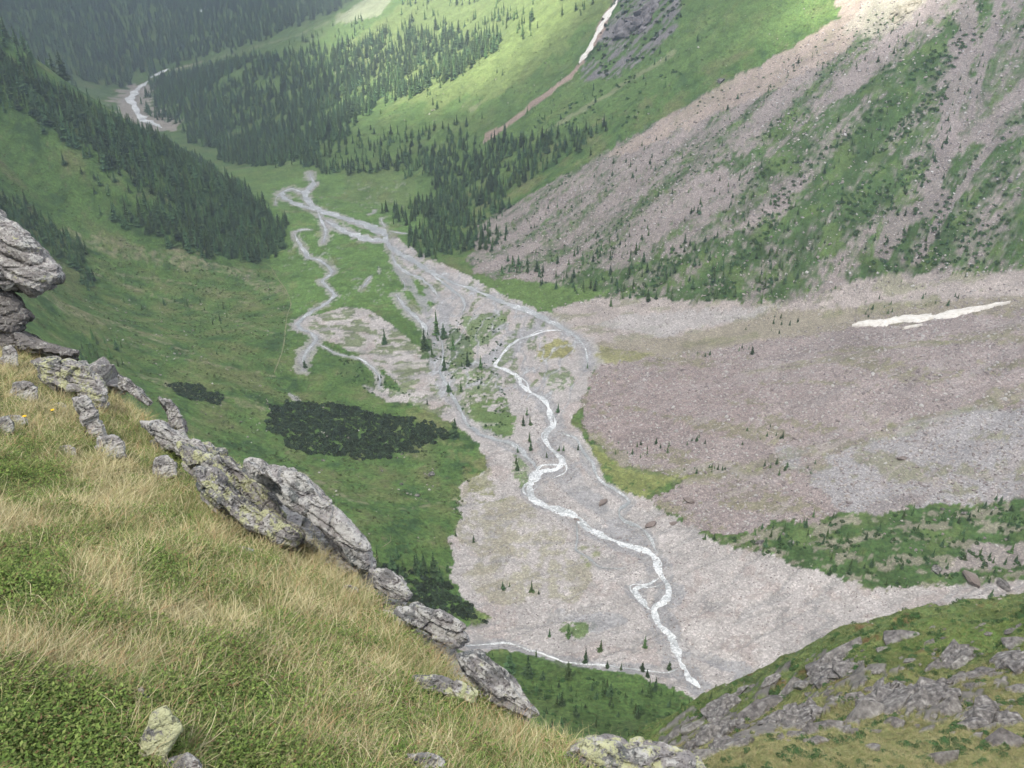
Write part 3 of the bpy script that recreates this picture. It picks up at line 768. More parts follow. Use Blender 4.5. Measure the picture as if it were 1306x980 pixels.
# snow lying in hollows: a lens with a real edge
def snow(name, pts, label, thick):
    w_ = poly_world(pts)
    c_ = w_.mean(0)
    tp, bt = [], []
    rings = [1.0, 0.93, 0.8, 0.6, 0.35, 0.12]
    V = []
    for k, s_ in enumerate(rings):
        q = c_ + (w_ - c_) * s_ if len(w_) < 8 else w_ * s_ + (w_.mean(0) * (1 - s_))
        z_ = gsample(GZ, q[:, 0], q[:, 1]) + (-0.4 if k == 0 else thick * (1 - s_ ** 3) + 0.5)
        V.append(np.stack([q[:, 0], q[:, 1], z_], 1))
    return V, w_

def snow_strip(name, pts, label, thick=1.0):
    v_, f_ = ribbon(name, pts, M_SNOW, 0.0, 60)
    k0 = 7
    f = np.tile(np.linspace(-1, 1, k0), len(v_) // k0)
    v_[:, 2] += np.where(np.abs(f) > 0.99, -0.5, 0.8 + thick * (1 - f * f)) + 0.3 * noise2(v_[:, 0] / 6, v_[:, 1] / 6, 63)
    o = mesh_np(name, v_, f_, M_SNOW)
    return tag(o, label, 'snow patch')
snow_strip('snow_patch', [(1086, 417, 5), (1100, 414, 10), (1130, 411, 12), (1165, 408, 13), (1195, 405, 14), (1225, 399, 12), (1250, 394, 8), (1288, 387, 3)], 'long white snow patch lying on the scree fan at the right edge')
snow_strip('snow_patch', [(787, 2, 2.5), (778, 15, 3.5), (770, 28, 4), (760, 45, 4.5), (752, 62, 5.5), (744, 74, 6), (738, 82, 3)], 'narrow white snow tongue in the steep gully beside the dark rock face')
snow_strip('snow_patch', [(1150, 421, 3), (1162, 418, 4), (1176, 416, 3)], 'tiny white snow scrap just below the long snow patch on the scree')


# ------------------------------------------------------------------ instancing for what nobody could count
def source_collection(name, objs):
    c = bpy.data.collections.new(name)
    for o in objs: c.objects.link(o)
    return c

def scatter(name, P, scl, rotz, idx_, coll, tilt=None, kind='stuff', label=None, parent=None):
    """one object: points that carry copies of a few small meshes"""
    me = bpy.data.meshes.new(name)
    P = np.asarray(P, np.float32)
    me.vertices.add(len(P)); me.vertices.foreach_set('co', P.ravel())
    scl = np.asarray(scl, np.float32)
    if scl.ndim == 1: scl = np.repeat(scl[:, None], 3, 1)
    a = me.attributes.new('s_', 'FLOAT_VECTOR', 'POINT'); a.data.foreach_set('vector', scl.ravel())
    rot = np.zeros((len(P), 3), np.float32); rot[:, 2] = rotz
    if tilt is not None: rot[:, :2] = tilt
    a = me.attributes.new('r_', 'FLOAT_VECTOR', 'POINT'); a.data.foreach_set('vector', rot.ravel())
    a = me.attributes.new('i_', 'INT', 'POINT'); a.data.foreach_set('value', np.asarray(idx_, np.int32))
    o = bpy.data.objects.new(name, me); col.objects.link(o)
    g = bpy.data.node_groups.new(name + '_nodes', 'GeometryNodeTree')
    g.interface.new_socket('Geometry', in_out='INPUT', socket_type='NodeSocketGeometry')
    g.interface.new_socket('Geometry', in_out='OUTPUT', socket_type='NodeSocketGeometry')
    n = g.nodes; l = g.links
    gi = n.new('NodeGroupInput'); go = n.new('NodeGroupOutput')
    ci = n.new('GeometryNodeCollectionInfo'); ci.inputs['Collection'].default_value = coll
    ci.inputs['Separate Children'].default_value = True; ci.inputs['Reset Children'].default_value = True
    ip = n.new('GeometryNodeInstanceOnPoints')
    def na(nm, ty):
        q = n.new('GeometryNodeInputNamedAttribute'); q.data_type = ty; q.inputs['Name'].default_value = nm
        return next(s_ for s_ in q.outputs if s_.enabled and s_.name == 'Attribute')
    l.new(gi.outputs[0], ip.inputs['Points']); l.new(ci.outputs[0], ip.inputs['Instance'])
    ip.inputs['Pick Instance'].default_value = True
    l.new(na('i_', 'INT'), ip.inputs['Instance Index'])
    e2r = n.new('FunctionNodeEulerToRotation'); l.new(na('r_', 'FLOAT_VECTOR'), e2r.inputs[0])
    l.new(e2r.outputs[0], ip.inputs['Rotation']); l.new(na('s_', 'FLOAT_VECTOR'), ip.inputs['Scale'])
    l.new(ip.outputs[0], go.inputs[0])
    md = o.modifiers.new('scatter', 'NODES'); md.node_group = g
    if parent: o.parent = parent
    return tag(o, label=label, kind=kind)

# ------------------------------------------------------------------ conifers (unit height; scaled per tree)
def crown_mesh(seed, larch=False):
    r_ = random.Random(seed)
    V, Fc = [], []
    lean = (r_.uniform(-.02, .02), r_.uniform(-.02, .02))
    nw = 13 if not larch else 11
    rmax = r_.uniform(0.17, 0.30) if not larch else r_.uniform(0.20, 0.34)
    side = r_.uniform(0, 6.28); pw_t = r_.uniform(0.55, 1.05)
    for i in range(nw):
        t = 0.07 + 0.90 * (i / (nw - 1)) ** 0.95 + r_.uniform(-.018, .018)
        R = rmax * (1 - t) ** pw_t * r_.uniform(0.62, 1.2) + 0.012
        if larch: R *= r_.choice([1, 1, 0.75])
        nb = max(4, int(10 * (1 - t) + 3))
        a0 = r_.uniform(0, 6.28)
        for k in range(nb):
            if r_.random() < (0.22 if larch else 0.10): continue
            a = a0 + 6.283 * k / nb + r_.uniform(-.3, .3)
            L = R * r_.uniform(0.62, 1.18) * (1 + 0.18 * math.cos(a - side))
            dr = r_.uniform(0.05, 0.42) * L * (1 if not larch else 0.4)
            wd = L * r_.uniform(0.26, 0.44)
            c_, s_ = math.cos(a), math.sin(a)
            b0 = len(V)
            z0 = t + 0.012
            lx, ly = lean[0] * t, lean[1] * t
            V.append((lx, ly, z0 + 0.02))
            V.append((lx + c_ * L * .55 - s_ * wd, ly + s_ * L * .55 + c_ * wd, z0 - dr * .75 - 0.015))
            V.append((lx + c_ * L * .55 + s_ * wd, ly + s_ * L * .55 - c_ * wd, z0 - dr * .75 - 0.015))
            V.append((lx + c_ * L * .60, ly + s_ * L * .60, z0 - dr * .35 + 0.014))
            V.append((lx + c_ * L, ly + s_ * L, z0 - dr))
            Fc += [(b0, b0 + 3, b0 + 1), (b0, b0 + 2, b0 + 3), (b0 + 1, b0 + 3, b0 + 4), (b0 + 3, b0 + 2, b0 + 4)]
    b0 = len(V)                                     # leader and dense core
    for k in range(6):
        a = k * 1.047
        V.append((math.cos(a) * rmax * .38, math.sin(a) * rmax * .38, 0.12))
    V.append((lean[0], lean[1], 1.0))
    for k in range(6): Fc.append((b0 + k, b0 + (k + 1) % 6, b0 + 6))
    return V, Fc

def trunk_mesh(seed):
    r_ = random.Random(seed); V, Fc = [], []
    for (z, r) in ((-0.05, .022), (0.06, .017), (0.35, .012), (0.95, .003)):
        for k in range(6):
            V.append((math.cos(k * 1.047) * r, math.sin(k * 1.047) * r, z))
    for i in range(3):
        for k in range(6):
            Fc.append((i * 6 + k, i * 6 + (k + 1) % 6, i * 6 + 6 + (k + 1) % 6, i * 6 + 6 + k))
    return V, Fc

def fmesh(name, V, Fc, m, smooth=False):
    me = bpy.data.meshes.new(name); me.from_pydata(V, [], Fc); me.update()
    if smooth: me.polygons.foreach_set('use_smooth', np.ones(len(me.polygons), bool))
    me.materials.append(m); return me
CROWN = [fmesh('crown', *crown_mesh(s_), M_SPRUCE) for s_ in range(5)] + [fmesh('crown', *crown_mesh(40 + s_, True), M_LARCH) for s_ in range(4)]
TRUNK = [fmesh('trunk', *trunk_mesh(s_), M_BARK) for s_ in range(2)]
tree_src = []
for k, me in enumerate(CROWN):
    V, Fc = (crown_mesh(k) if k < 5 else crown_mesh(40 + k - 5, True))
    T_, G_ = trunk_mesh(k)
    m2 = bpy.data.meshes.new('conifer_copy')
    m2.from_pydata(list(V) + list(T_), [], list(Fc) + [tuple(i + len(V) for i in f) for f in G_])
    m2.materials.append(M_SPRUCE if k < 5 else M_LARCH); m2.materials.append(M_BARK)
    mi = np.zeros(len(m2.polygons), np.int32); mi[len(Fc):] = 1
    m2.polygons.foreach_set('material_index', mi)
    tree_src.append(bpy.data.objects.new(f'conifer_{k:02d}', m2))
C_TREE = source_collection('conifer_sources', tree_src)

TREES = []          # x, y, h, variant, zone
def plant(pts, spacing, h0, h1, zone, larch=0.3, keep_fn=None, hsc=None, seed=0, wrp=3.0):
    w_ = poly_world(pts)
    x0, y0 = w_.min(0); x1, y1 = w_.max(0)
    r_ = np.random.default_rng(100 + seed)
    gx, gy = np.meshgrid(np.arange(x0, x1, spacing), np.arange(y0, y1, spacing))
    gx = gx.ravel() + r_.uniform(-.5, .5, gx.size) * spacing; gy = gy.ravel() + r_.uniform(-.5, .5, gy.size) * spacing
    wa = wrp * spacing; wx = gx + wa * fbm(gx / 30, gy / 30, 3, 61) * 1.5 + r_.normal(0, 0.55 * spacing, gx.size); wy = gy + wa * fbm(gx / 30, gy / 30, 3, 62) * 1.5 + r_.normal(0, 0.55 * spacing, gx.size)
    m = pip(wx, wy, w_)
    if keep_fn is not None: m &= keep_fn(gx, gy) > r_.random(gx.size)
    for a, b in zip(gx[m], gy[m]):
        TREES.append((a, b, r_.uniform(h0, h1) * (0.55 + 0.6 * r_.random() ** 0.7), int(r_.integers(5, 9)) if r_.random() < larch else int(r_.integers(0, 5)), zone))

def clump(s1, thr, seed, soft=0.15):
    return lambda x, y: sstep(thr - soft, thr + soft, fbm(x / s1, y / s1, 3, seed))
# shoulder on the left
plant([(0, 72), (60, 105), (130, 142), (200, 178), (270, 218), (330, 258), (364, 290), (358, 322), (320, 338), (270, 328), (215, 315), (180, 296), (150, 285), (190, 250), (140, 215), (60, 170), (0, 140), (-40, 130), (-40, 60)], 5.2, 11, 17, 'ridge', 0.25, clump(30, -0.6, 201, .25), seed=1, wrp=1.0)
plant([(-30, 62), (0, 74), (60, 108), (130, 146), (200, 182), (190, 215), (120, 190), (50, 160), (-30, 128)], 5.0, 10, 17, 'ridge', 0.25, clump(22, -0.45, 241, .25), seed=41, wrp=0.6)
plant([(60, 190), (140, 215), (190, 250), (150, 285), (105, 272), (95, 235)], 8, 6, 12, 'ridge', 0.4, clump(20, -0.1, 202), seed=2)
plant([(0, 245), (30, 262), (70, 290), (105, 318), (130, 360), (115, 372), (85, 350), (60, 315), (0, 290)], 5.0, 9, 13, 'near_left', 0.2, seed=3)
plant([(180, 370), (300, 375), (310, 415), (200, 410)], 10, 3, 7, 'left_slope', 0.7, clump(14, 0.05, 203), seed=4)
plant([(95, 436), (145, 436), (150, 468), (100, 470)], 6, 6, 9, 'left_slope', 0.9, clump(14, -0.2, 213), seed=24)
plant([(200, 345), (345, 345), (360, 470), (230, 470)], 16, 2, 4, 'left_slope', 0.7, clump(20, 0.1, 204), seed=5)
# far slopes
plant([(-20, -20), (95, -20), (150, 30), (200, 88), (150, 112), (118, 106), (60, 94), (-20, 66)], 11, 17, 26, 'far_left', 0.2, clump(50, -0.42, 205, .25), seed=6)
plant([(95, -20), (470, -20), (440, 10), (330, 55), (200, 92), (150, 30)], 12, 16, 25, 'far_back', 0.3, lambda x, y: 0.88 * sstep(-0.45, -0.1, fbm(x / 70, y / 70, 3, 206)), seed=7)
plant([(192, 100), (300, 80), (340, 72), (425, 62), (520, 40), (600, 44), (640, 58), (600, 92), (545, 118), (480, 132), (440, 172), (400, 198), (380, 208), (300, 203), (250, 180), (200, 155)], 8.5, 14, 21, 'centre', 0.35,
      lambda x, y: sstep(-0.30, 0.02, fbm((-.5 * x + .87 * y) / 60, (.87 * x + .5 * y) / 150, 3, 207) + 0.08), seed=8)
plant([(350, 60), (500, 10), (540, -20), (790, -20), (740, 20), (660, 55), (600, 50), (500, 50)], 10, 9, 16, 'centre_top', 0.8, clump(32, 0.16, 208), seed=9)
plant([(480, 130), (640, 60), (700, 90), (620, 170), (430, 195)], 14, 6, 13, 'centre', 0.5, clump(22, 0.30, 209), seed=10)
plant([(640, 180), (720, 110), (850, 60), (900, 90), (820, 150), (760, 180)], 11, 4, 9, 'centre', 0.6, clump(18, 0.18, 230), seed=30)
# end of the plain
plant([(280, 196), (400, 206), (430, 212), (520, 203), (600, 185), (700, 176), (772, 168), (745, 195), (690, 222), (655, 242), (640, 272), (600, 292), (560, 292), (532, 272), (545, 235), (520, 216), (430, 220), (300, 210)], 6.0, 10, 15, 'plain_end', 0.35, clump(26, -0.3, 210, .25), seed=11)
plant([(528, 290), (600, 290), (645, 300), (625, 322), (560, 328), (525, 318)], 5.5, 9, 13, 'plain_end', 0.4, clump(20, -0.32, 211), seed=12)
plant([(495, 262), (535, 262), (530, 290), (500, 285)], 6, 9, 13, 'plain_end', 0.3, clump(16, -0.1, 231), seed=31)
plant([(300, 195), (430, 178), (560, 165), (690, 175), (520, 203), (400, 208)], 8, 9, 14, 'plain_end', 0.4, clump(26, -0.15, 232), seed=32)
# scree slope right
plant([(630, 335), (760, 320), (870, 325), (1000, 330), (1030, 380), (900, 388), (780, 378), (700, 360), (640, 352)], 6.0, 6, 10, 'scree', 0.5, clump(18, -0.05, 212), seed=13)
plant([(610, 300), (700, 240), (800, 190), (930, 130), (1060, 60), (1200, 0), (1320, -10), (1320, 345), (1050, 345), (760, 330), (640, 340)], 7.0, 2.6, 6.0, 'scree', 0.55,
      lambda x, y: 0.75 * sstep(-0.12, 0.30, fbm((-.5 * x + .87 * y) / 22, (.87 * x + .5 * y) / 80, 3, 214)), seed=14)
plant([(880, 260), (1060, 170), (1250, 60), (1250, 330), (1060, 350), (900, 370)], 8, 3.5, 7, 'scree', 0.5, clump(22, 0.12, 215), seed=15)
# fan and strip below it
for c_ in [(815, 575, 40, 14), (905, 600, 30, 10), (965, 555, 36, 10), (1000, 600, 40, 10), (955, 445, 16, 4), (985, 420, 30, 5), (1010, 410, 26, 5), (1110, 398, 50, 12), (1200, 380, 50, 8), (900, 455, 20, 4), (880, 565, 30, 6)]:
    r_ = np.random.default_rng(int(c_[0]))
    uu = c_[0] + r_.normal(0, c_[2] / 2, c_[3]); vv = c_[1] + r_.normal(0, c_[2] / 7, c_[3])
    x, y, z = cast(uu, vv)
    for a, b in zip(x, y): TREES.append((a, b, r_.uniform(2.0, 4.6), int(r_.integers(0, 9)), 'fan'))
plant([(915, 690), (1000, 668), (1100, 658), (1200, 647), (1340, 642), (1340, 725), (1240, 740), (1150, 750), (1090, 744), (1040, 724), (980, 706)], 5.2, 3.0, 5.8, 'strip', 0.5, clump(15, -0.02, 216), seed=16)
# bushes and saplings in the gravel
plant([(430, 452), (500, 478), (525, 508), (470, 500), (430, 485)], 5, 1.8, 3.6, 'gravel', 0.6, clump(9, 0.0, 217), seed=17)
plant([(540, 425), (575, 405), (612, 440), (640, 500), (600, 510), (560, 480)], 7, 2.0, 4.5, 'gravel', 0.3, clump(9, 0.05, 218), seed=18)
plant([(690, 470), (735, 470), (735, 500), (700, 505)], 6, 1.2, 2.4, 'gravel', 0.4, clump(9, 0.05, 219), seed=19)
plant([(630, 860), (720, 862), (800, 868), (870, 895), (850, 930), (740, 925), (690, 910)], 5.0, 2.5, 6.5, 'bank', 0.6, clump(14, -0.12, 220), seed=20)
plant([(470, 695), (560, 700), (575, 735), (500, 728)], 5, 5, 9, 'bank', 0.3, clump(14, -0.25, 221), seed=21)
# trees one can point at: base pixel and height in photo pixels
NAMED = [(541, 446, 30), (557, 428, 36), (566, 432, 22), (578, 446, 22), (567, 472, 22), (551, 455, 16), (596, 467, 22), (613, 470, 20), (580, 558, 28), (491, 438, 20), (588, 500, 16), (572, 500, 14),
         (672, 530, 13), (667, 543, 17), (676, 542, 14), (712, 526, 14), (675, 564, 16), (677, 574, 12), (660, 577, 9), (658, 592, 16), (660, 600, 12), (697, 584, 10), (737, 574, 10), (713, 575, 9), (719, 575, 9),
         (629, 852, 28), (650, 858, 34), (674, 863, 36), (684, 838, 14), (692, 866, 15), (724, 866, 30), (747, 846, 26), (766, 830, 20), (774, 852, 13), (792, 855, 13), (819, 856, 16), (825, 863, 14), (822, 827, 22),
         (853, 853, 13), (725, 812, 24), (701, 812, 14), (678, 754, 18), (641, 752, 14), (650, 748, 8), (687, 758, 7), (716, 900, 24), (768, 888, 24), (778, 887, 22), (827, 888, 30), (836, 880, 22), (760, 928, 20), (906, 892, 13),
         (482, 724, 30), (500, 727, 24), (530, 730, 28), (541, 727, 26), (553, 735, 36), (581, 684, 9), (604, 692, 13), (899, 688, 11), (911, 688, 10), (749, 470, 8), (959, 452, 12), (1263, 763, 14), (1148, 794, 13), (389, 469, 12), (545, 516, 9)]
NAMED_AT = {}
for k, (u, v, hp) in enumerate(NAMED):
    x, y, z = cast(u, v)
    d_ = math.sqrt(x[0] ** 2 + y[0] ** 2 + (z[0] - CZ) ** 2)
    NAMED_AT[len(TREES)] = k
    TREES.append((x[0], y[0], hp * d_ / F * 1.0, (k * 5) % 9, 'named'))
TX = np.array([t[0] for t in TREES]); TY = np.array([t[1] for t in TREES]); TH = np.array([t[2] for t in TREES]); TV = np.array([t[3] for t in TREES]); TZn = np.array([t[4] for t in TREES])
TG = gsample(GZ, TX, TY)
pu, pv, pd = project(TX, TY, TG + TH * 0.6)
size_px = TH * F / pd
inv_ = (pu > -10) & (pu < 1316) & (pv > -20) & (pv < 990)
vis = inv_ & visible(TX, TY, TG + TH * 0.9)
# hidden by the near slope in the lower left corner
edge_v = np.interp(pu, [0, 110, 200, 330, 480, 600, 690, 760], [410, 465, 520, 610, 735, 830, 915, 960])
vis &= ~((pv > edge_v + 10) & (pu < 760))
named = TZn == 'named'
order = np.argsort(-np.where(vis, size_px + 1000 * named, -1))
single = np.zeros(len(TREES), bool); single[order[:300]] = True; single &= vis
print('trees', len(TREES), 'visible', vis.sum(), 'single', single.sum())
ZONE = {'ridge': ('dark conifer in the forest on the left shoulder above the plain', 'conifers of the left shoulder'), 'near_left': ('conifer in the small grove above the big overhanging rock', 'conifers above the overhanging rock'),
        'left_slope': ('small conifer alone on the open green slope at left', 'scattered conifers of the left slope'), 'plain_end': ('conifer in the wood at the far end of the gravel plain', 'conifers at the end of the plain'),
        'scree': ('small conifer growing on the mauve scree slope at upper right', 'conifers on the scree slope'), 'fan': ('sapling conifer on the broad scree fan', 'saplings on the scree fan'),
        'strip': ('young conifer on the green strip below the scree fan', 'conifers of the green strip'), 'gravel': ('low conifer bush among the gravel islands', 'bushes on the gravel islands'),
        'bank': ('conifer on the green bank at the foot of the near slope', 'conifers of the green bank'), 'centre': ('tall conifer of the forest on the far central slope', 'conifers of the central slope'),
        'centre_top': ('conifer in the sunlit wood high on the central slope', 'conifers of the sunlit wood'), 'far_left': ('conifer in the hazy forest at upper left', 'conifers of the hazy forest'), 'far_back': ('conifer in the forest closing the far valley', 'conifers of the closing forest')}
NLAB = {0: 'conifer at the left of the group on the gravel island', 1: 'tallest conifer of the group on the gravel island', 2: 'slim conifer right of the tallest one on the gravel island', 3: 'conifer at the right end of the gravel island group',
        8: 'dark lone conifer at the right tip of the black pine scrub', 9: 'lone conifer on the pale gravel left of the island group', 6: 'conifer left of the bend where the white water begins', 7: 'conifer just left of the first white water bend',
        18: 'conifer on the right bank of the white stream', 25: 'leftmost conifer by the side stream next to the rock edge', 26: 'second conifer from the rock edge beside the side stream', 27: 'biggest conifer beside the side stream', 30: 'conifer at the upper edge of the green bank, mid stream',
        31: 'conifer standing on the gravel just above the side stream', 32: 'round lone conifer on the gravel between river and side stream', 37: 'thin lone conifer just left of the wide river reach', 39: 'bushy conifer on the small green patch in the gravel', 41: 'small conifer in the middle of the wide gravel flat',
        42: 'small conifer left of centre on the wide gravel flat', 48: 'tallest conifer low on the green bank near the river', 51: 'small conifer at the tip of the rocky spur beside the river', 52: 'leftmost conifer above the lower black scrub', 56: 'broadest conifer above the lower black scrub', 58: 'lone small conifer at the left edge of the wide gravel flat',
        63: 'sapling at the crest of the grassy rocky spur, right side', 64: 'sapling at the crest of the grassy rocky spur, middle', 65: 'bush beside the end of the left stream'}
for i in np.nonzero(single)[0]:
    k = NAMED_AT.get(int(i))
    root = empty('conifer', (TX[i], TY[i], TG[i] - 0.1), float(rng.uniform(0, 6.28)))
    h = float(TH[i]); wdt = h * float(rng.uniform(0.9, 1.2))
    for nm, me in (('crown', CROWN[TV[i]]), ('trunk', TRUNK[i % 2])):
        c_ = bpy.data.objects.new(nm, me); c_.parent = root; c_.scale = (wdt, wdt, h); col.objects.link(c_)
    if k is not None and k in NLAB: tag(root, NLAB[k], 'tree', 'conifers standing in the valley')
    elif k is not None:
        z_ = 'bank' if NAMED[k][1] > 640 and NAMED[k][0] < 880 else 'gravel'
        if k in (59, 60, 61, 62): z_ = 'fan'
        lab = {'bank': 'small conifer beside the lower river or on the green bank', 'gravel': 'small conifer on a gravel island beside the braided channels', 'fan': 'sapling conifer on the edge of the scree fan'}[z_]
        tag(root, lab, 'tree', {'bank': 'small conifers by the lower river', 'gravel': 'small conifers on gravel islands', 'fan': 'saplings at the fan edge'}[z_])
    else:
        lab, z_ = ZONE[TZn[i]][0], TZn[i]
        if z_ == 'ridge':
            e_ = np.interp(pu[i], [0, 165, 330], [70, 165, 260])
            lab = ('conifer on the crest' if pv[i] < e_ + 18 else 'conifer inside the forest' if pv[i] < e_ + 70 else 'conifer at the lower edge') + ' of the left shoulder, ' + ('upper left end' if pu[i] < 120 else 'middle part' if pu[i] < 220 else 'valley end')
        elif z_ in ('near_left', 'far_left', 'centre'):
            lab += ', ' + ('left part' if pu[i] < {'near_left': 45, 'far_left': 80, 'centre': 330}[z_] else 'right part')
        tag(root, lab, 'tree', ZONE[z_][1])
rest = ~single & (vis | ~inv_ | (rng.random(len(TREES)) < 0.5))
for nm, zs in (('ridge_forest', ('ridge', 'near_left', 'left_slope')), ('far_forest', ('far_left', 'far_back')), ('slope_forest', ('centre', 'centre_top')), ('plain_forest', ('plain_end',)), ('scree_saplings', ('scree', 'fan', 'strip', 'gravel', 'bank', 'named'))):
    m = rest & np.isin(TZn, zs)
    if not m.any(): continue
    k = int(m.sum()); wdt = TH[m] * rng.uniform(0.9, 1.25, k)
    scatter(nm, np.stack([TX[m], TY[m], TG[m] - 0.15], 1), np.stack([wdt, wdt, TH[m]], 1), rng.uniform(0, 6.28, k), TV[m], C_TREE)

# ------------------------------------------------------------------ scrub
def bush_mesh(seed, n=70, flat=0.6):
    r_ = random.Random(seed); V, Fc = [], []
    for i in range(n):
        a = r_.uniform(0, 6.28); e = math.asin(r_.uniform(-0.05, 1)); R = r_.uniform(0.55, 1.0)
        p = Vector((math.cos(a) * math.cos(e) * R, math.sin(a) * math.cos(e) * R, math.sin(e) * R * flat))
        nn = Vector((p.x + r_.uniform(-.4, .4), p.y + r_.uniform(-.4, .4), p.z + 0.4 + r_.uniform(-.3, .3))).normalized()
        t1 = nn.orthogonal().normalized(); t2 = nn.cross(t1); an = r_.uniform(0, 6.28)
        d1 = t1 * math.cos(an) + t2 * math.sin(an); d2 = nn.cross(d1)
        s1 = r_.uniform(.18, .34); s2 = s1 * r_.uniform(.4, .7)
        b0 = len(V)
        V += [tuple(p - d1 * s1), tuple(p + d2 * s2 + nn * .05), tuple(p + d1 * s1), tuple(p - d2 * s2 + nn * .03)]
        Fc.append((b0, b0 + 1, b0 + 2, b0 + 3))
    return V, Fc
def src(objname, mesh_fn, seeds, m):
    return source_collection(objname, [bpy.data.objects.new(f'{objname}_{k:02d}', fmesh(objname, *mesh_fn(s_), m)) for k, s_ in enumerate(seeds)])
C_SCRUB = src('scrub_source', lambda s_: bush_mesh(s_, 60, 0.75), range(4), M_SCRUB)
C_BUSH = src('bush_source', lambda s_: bush_mesh(s_ + 30, 60, 0.8), range(4), M_BUSH)
def scatter_poly(name, pts, spacing, s0, s1, coll, nvar, lift=0.0, thr=None, seed=0, label=None, zs=1.0, warp=3.0):
    w_ = poly_world(pts); r_ = np.random.default_rng(300 + seed)
    x0, y0 = w_.min(0); x1, y1 = w_.max(0)
    gx, gy = np.meshgrid(np.arange(x0, x1, spacing), np.arange(y0, y1, spacing))
    gx = gx.ravel() + r_.uniform(-.6, .6, gx.size) * spacing; gy = gy.ravel() + r_.uniform(-.6, .6, gy.size) * spacing
    m = pip(gx + warp * noise2(gx / 9, gy / 9, 63), gy + warp * noise2(gx / 9, gy / 9, 64), w_)
    if thr is not None: m &= thr(gx, gy) > r_.random(gx.size)
    gx, gy = gx[m], gy[m]; k = len(gx)
    s_ = r_.uniform(s0, s1, k)
    return scatter(name, np.stack([gx, gy, gsample(GZ, gx, gy) + lift], 1), np.stack([s_, s_, s_ * zs], 1), r_.uniform(0, 6.28, k), r_.integers(0, nvar, k), coll, label=label)
scatter_poly('pine_scrub', [(335, 532), (350, 516), (400, 512), (440, 520), (500, 528), (545, 540), (584, 546), (580, 562), (545, 571), (500, 582), (470, 588), (420, 584), (380, 576), (350, 556)], 1.7, 0.7, 2.0, C_SCRUB, 4, seed=1, warp=9.0, zs=1.1,
             thr=lambda x, y: 0.92 * sstep(-.5, -.15, fbm(x / 11, y / 11, 3, 250)))
scatter_poly('pine_scrub', [(470, 715), (500, 722), (530, 730), (560, 745), (590, 765), (622, 788), (615, 797), (590, 797), (560, 784), (530, 790), (480, 760)], 1.5, 0.7, 1.8, C_SCRUB, 4, seed=2, warp=5.0, zs=1.1, thr=lambda x, y: 0.92 * sstep(-.5, -.15, fbm(x / 10, y / 10, 3, 251)))
scatter_poly('pine_scrub', [(210, 490), (250, 490), (286, 505), (280, 516), (240, 511)], 1.6, 0.8, 1.6, C_SCRUB, 4, seed=3)
scatter_poly('alder_scrub', [(880, 270), (1060, 170), (1200, 60), (1260, 20), (1320, 0), (1320, 340), (1060, 355), (900, 384), (760, 378)], 3.4, 1.0, 2.3, C_BUSH, 4, seed=4, thr=lambda x, y: 0.7 * sstep(0.0, .3, fbm((-.5 * x + .87 * y) / 24, (.87 * x + .5 * y) / 90, 4, 80)))
scatter_poly('alder_scrub', [(600, 335), (612, 285), (700, 235), (840, 155), (1000, 75), (1100, 20), (1240, 0), (1150, 90), (960, 190), (880, 270), (760, 340), (690, 370)], 4.0, 0.5, 1.5, C_BUSH, 4, seed=41, thr=lambda x, y: 0.55 * sstep(-0.15, .3, fbm((-.5 * x + .87 * y) / 24, (.87 * x + .5 * y) / 110, 4, 80)))
scatter_poly('alder_scrub', [(740, 105), (790, 98), (850, 55), (872, 20), (872, -20), (790, -20), (760, 50)], 5.0, 1.5, 3.4, C_SCRUB, 4, seed=5, thr=lambda x, y: 0.6 * sstep(-0.1, .2, fbm(x / 16, y / 16, 3, 252)))
scatter_poly('alder_scrub', [(640, 175), (720, 130), (850, 80), (880, 100), (800, 160), (700, 180)], 5.0, 1.2, 2.6, C_BUSH, 4, seed=6, thr=lambda x, y: 0.6 * sstep(0.05, .3, fbm(x / 20, y / 20, 3, 253)))
scatter_poly('alder_scrub', [(920, 690), (1000, 670), (1100, 660), (1340, 645), (1340, 722), (1150, 748), (1040, 724)], 2.4, 0.5, 1.4, C_BUSH, 4, seed=7, thr=lambda x, y: 0.7 * sstep(0.0, .25, fbm(x / 11, y / 11, 3, 254)))
scatter_poly('alder_scrub', [(640, 868), (720, 866), (800, 868), (880, 895), (850, 935), (740, 930), (690, 915)], 2.4, 0.5, 1.3, C_BUSH, 4, seed=8, thr=lambda x, y: 0.6 * sstep(0.0, .25, fbm(x / 11, y / 11, 3, 255)))
scatter_poly('alder_scrub', [(430, 452), (500, 478), (530, 510), (470, 502), (430, 485)], 2.2, 0.4, 1.1, C_BUSH, 4, seed=9, thr=lambda x, y: 0.7 * sstep(0.0, .25, fbm(x / 9, y / 9, 3, 256)))
scatter_poly('alder_scrub', [(540, 420), (600, 400), (645, 405), (640, 470), (655, 560), (600, 550), (560, 480)], 2.2, 0.4, 1.1, C_BUSH, 4, seed=10, thr=lambda x, y: 0.6 * sstep(0.05, .3, fbm(x / 9, y / 9, 3, 257)))

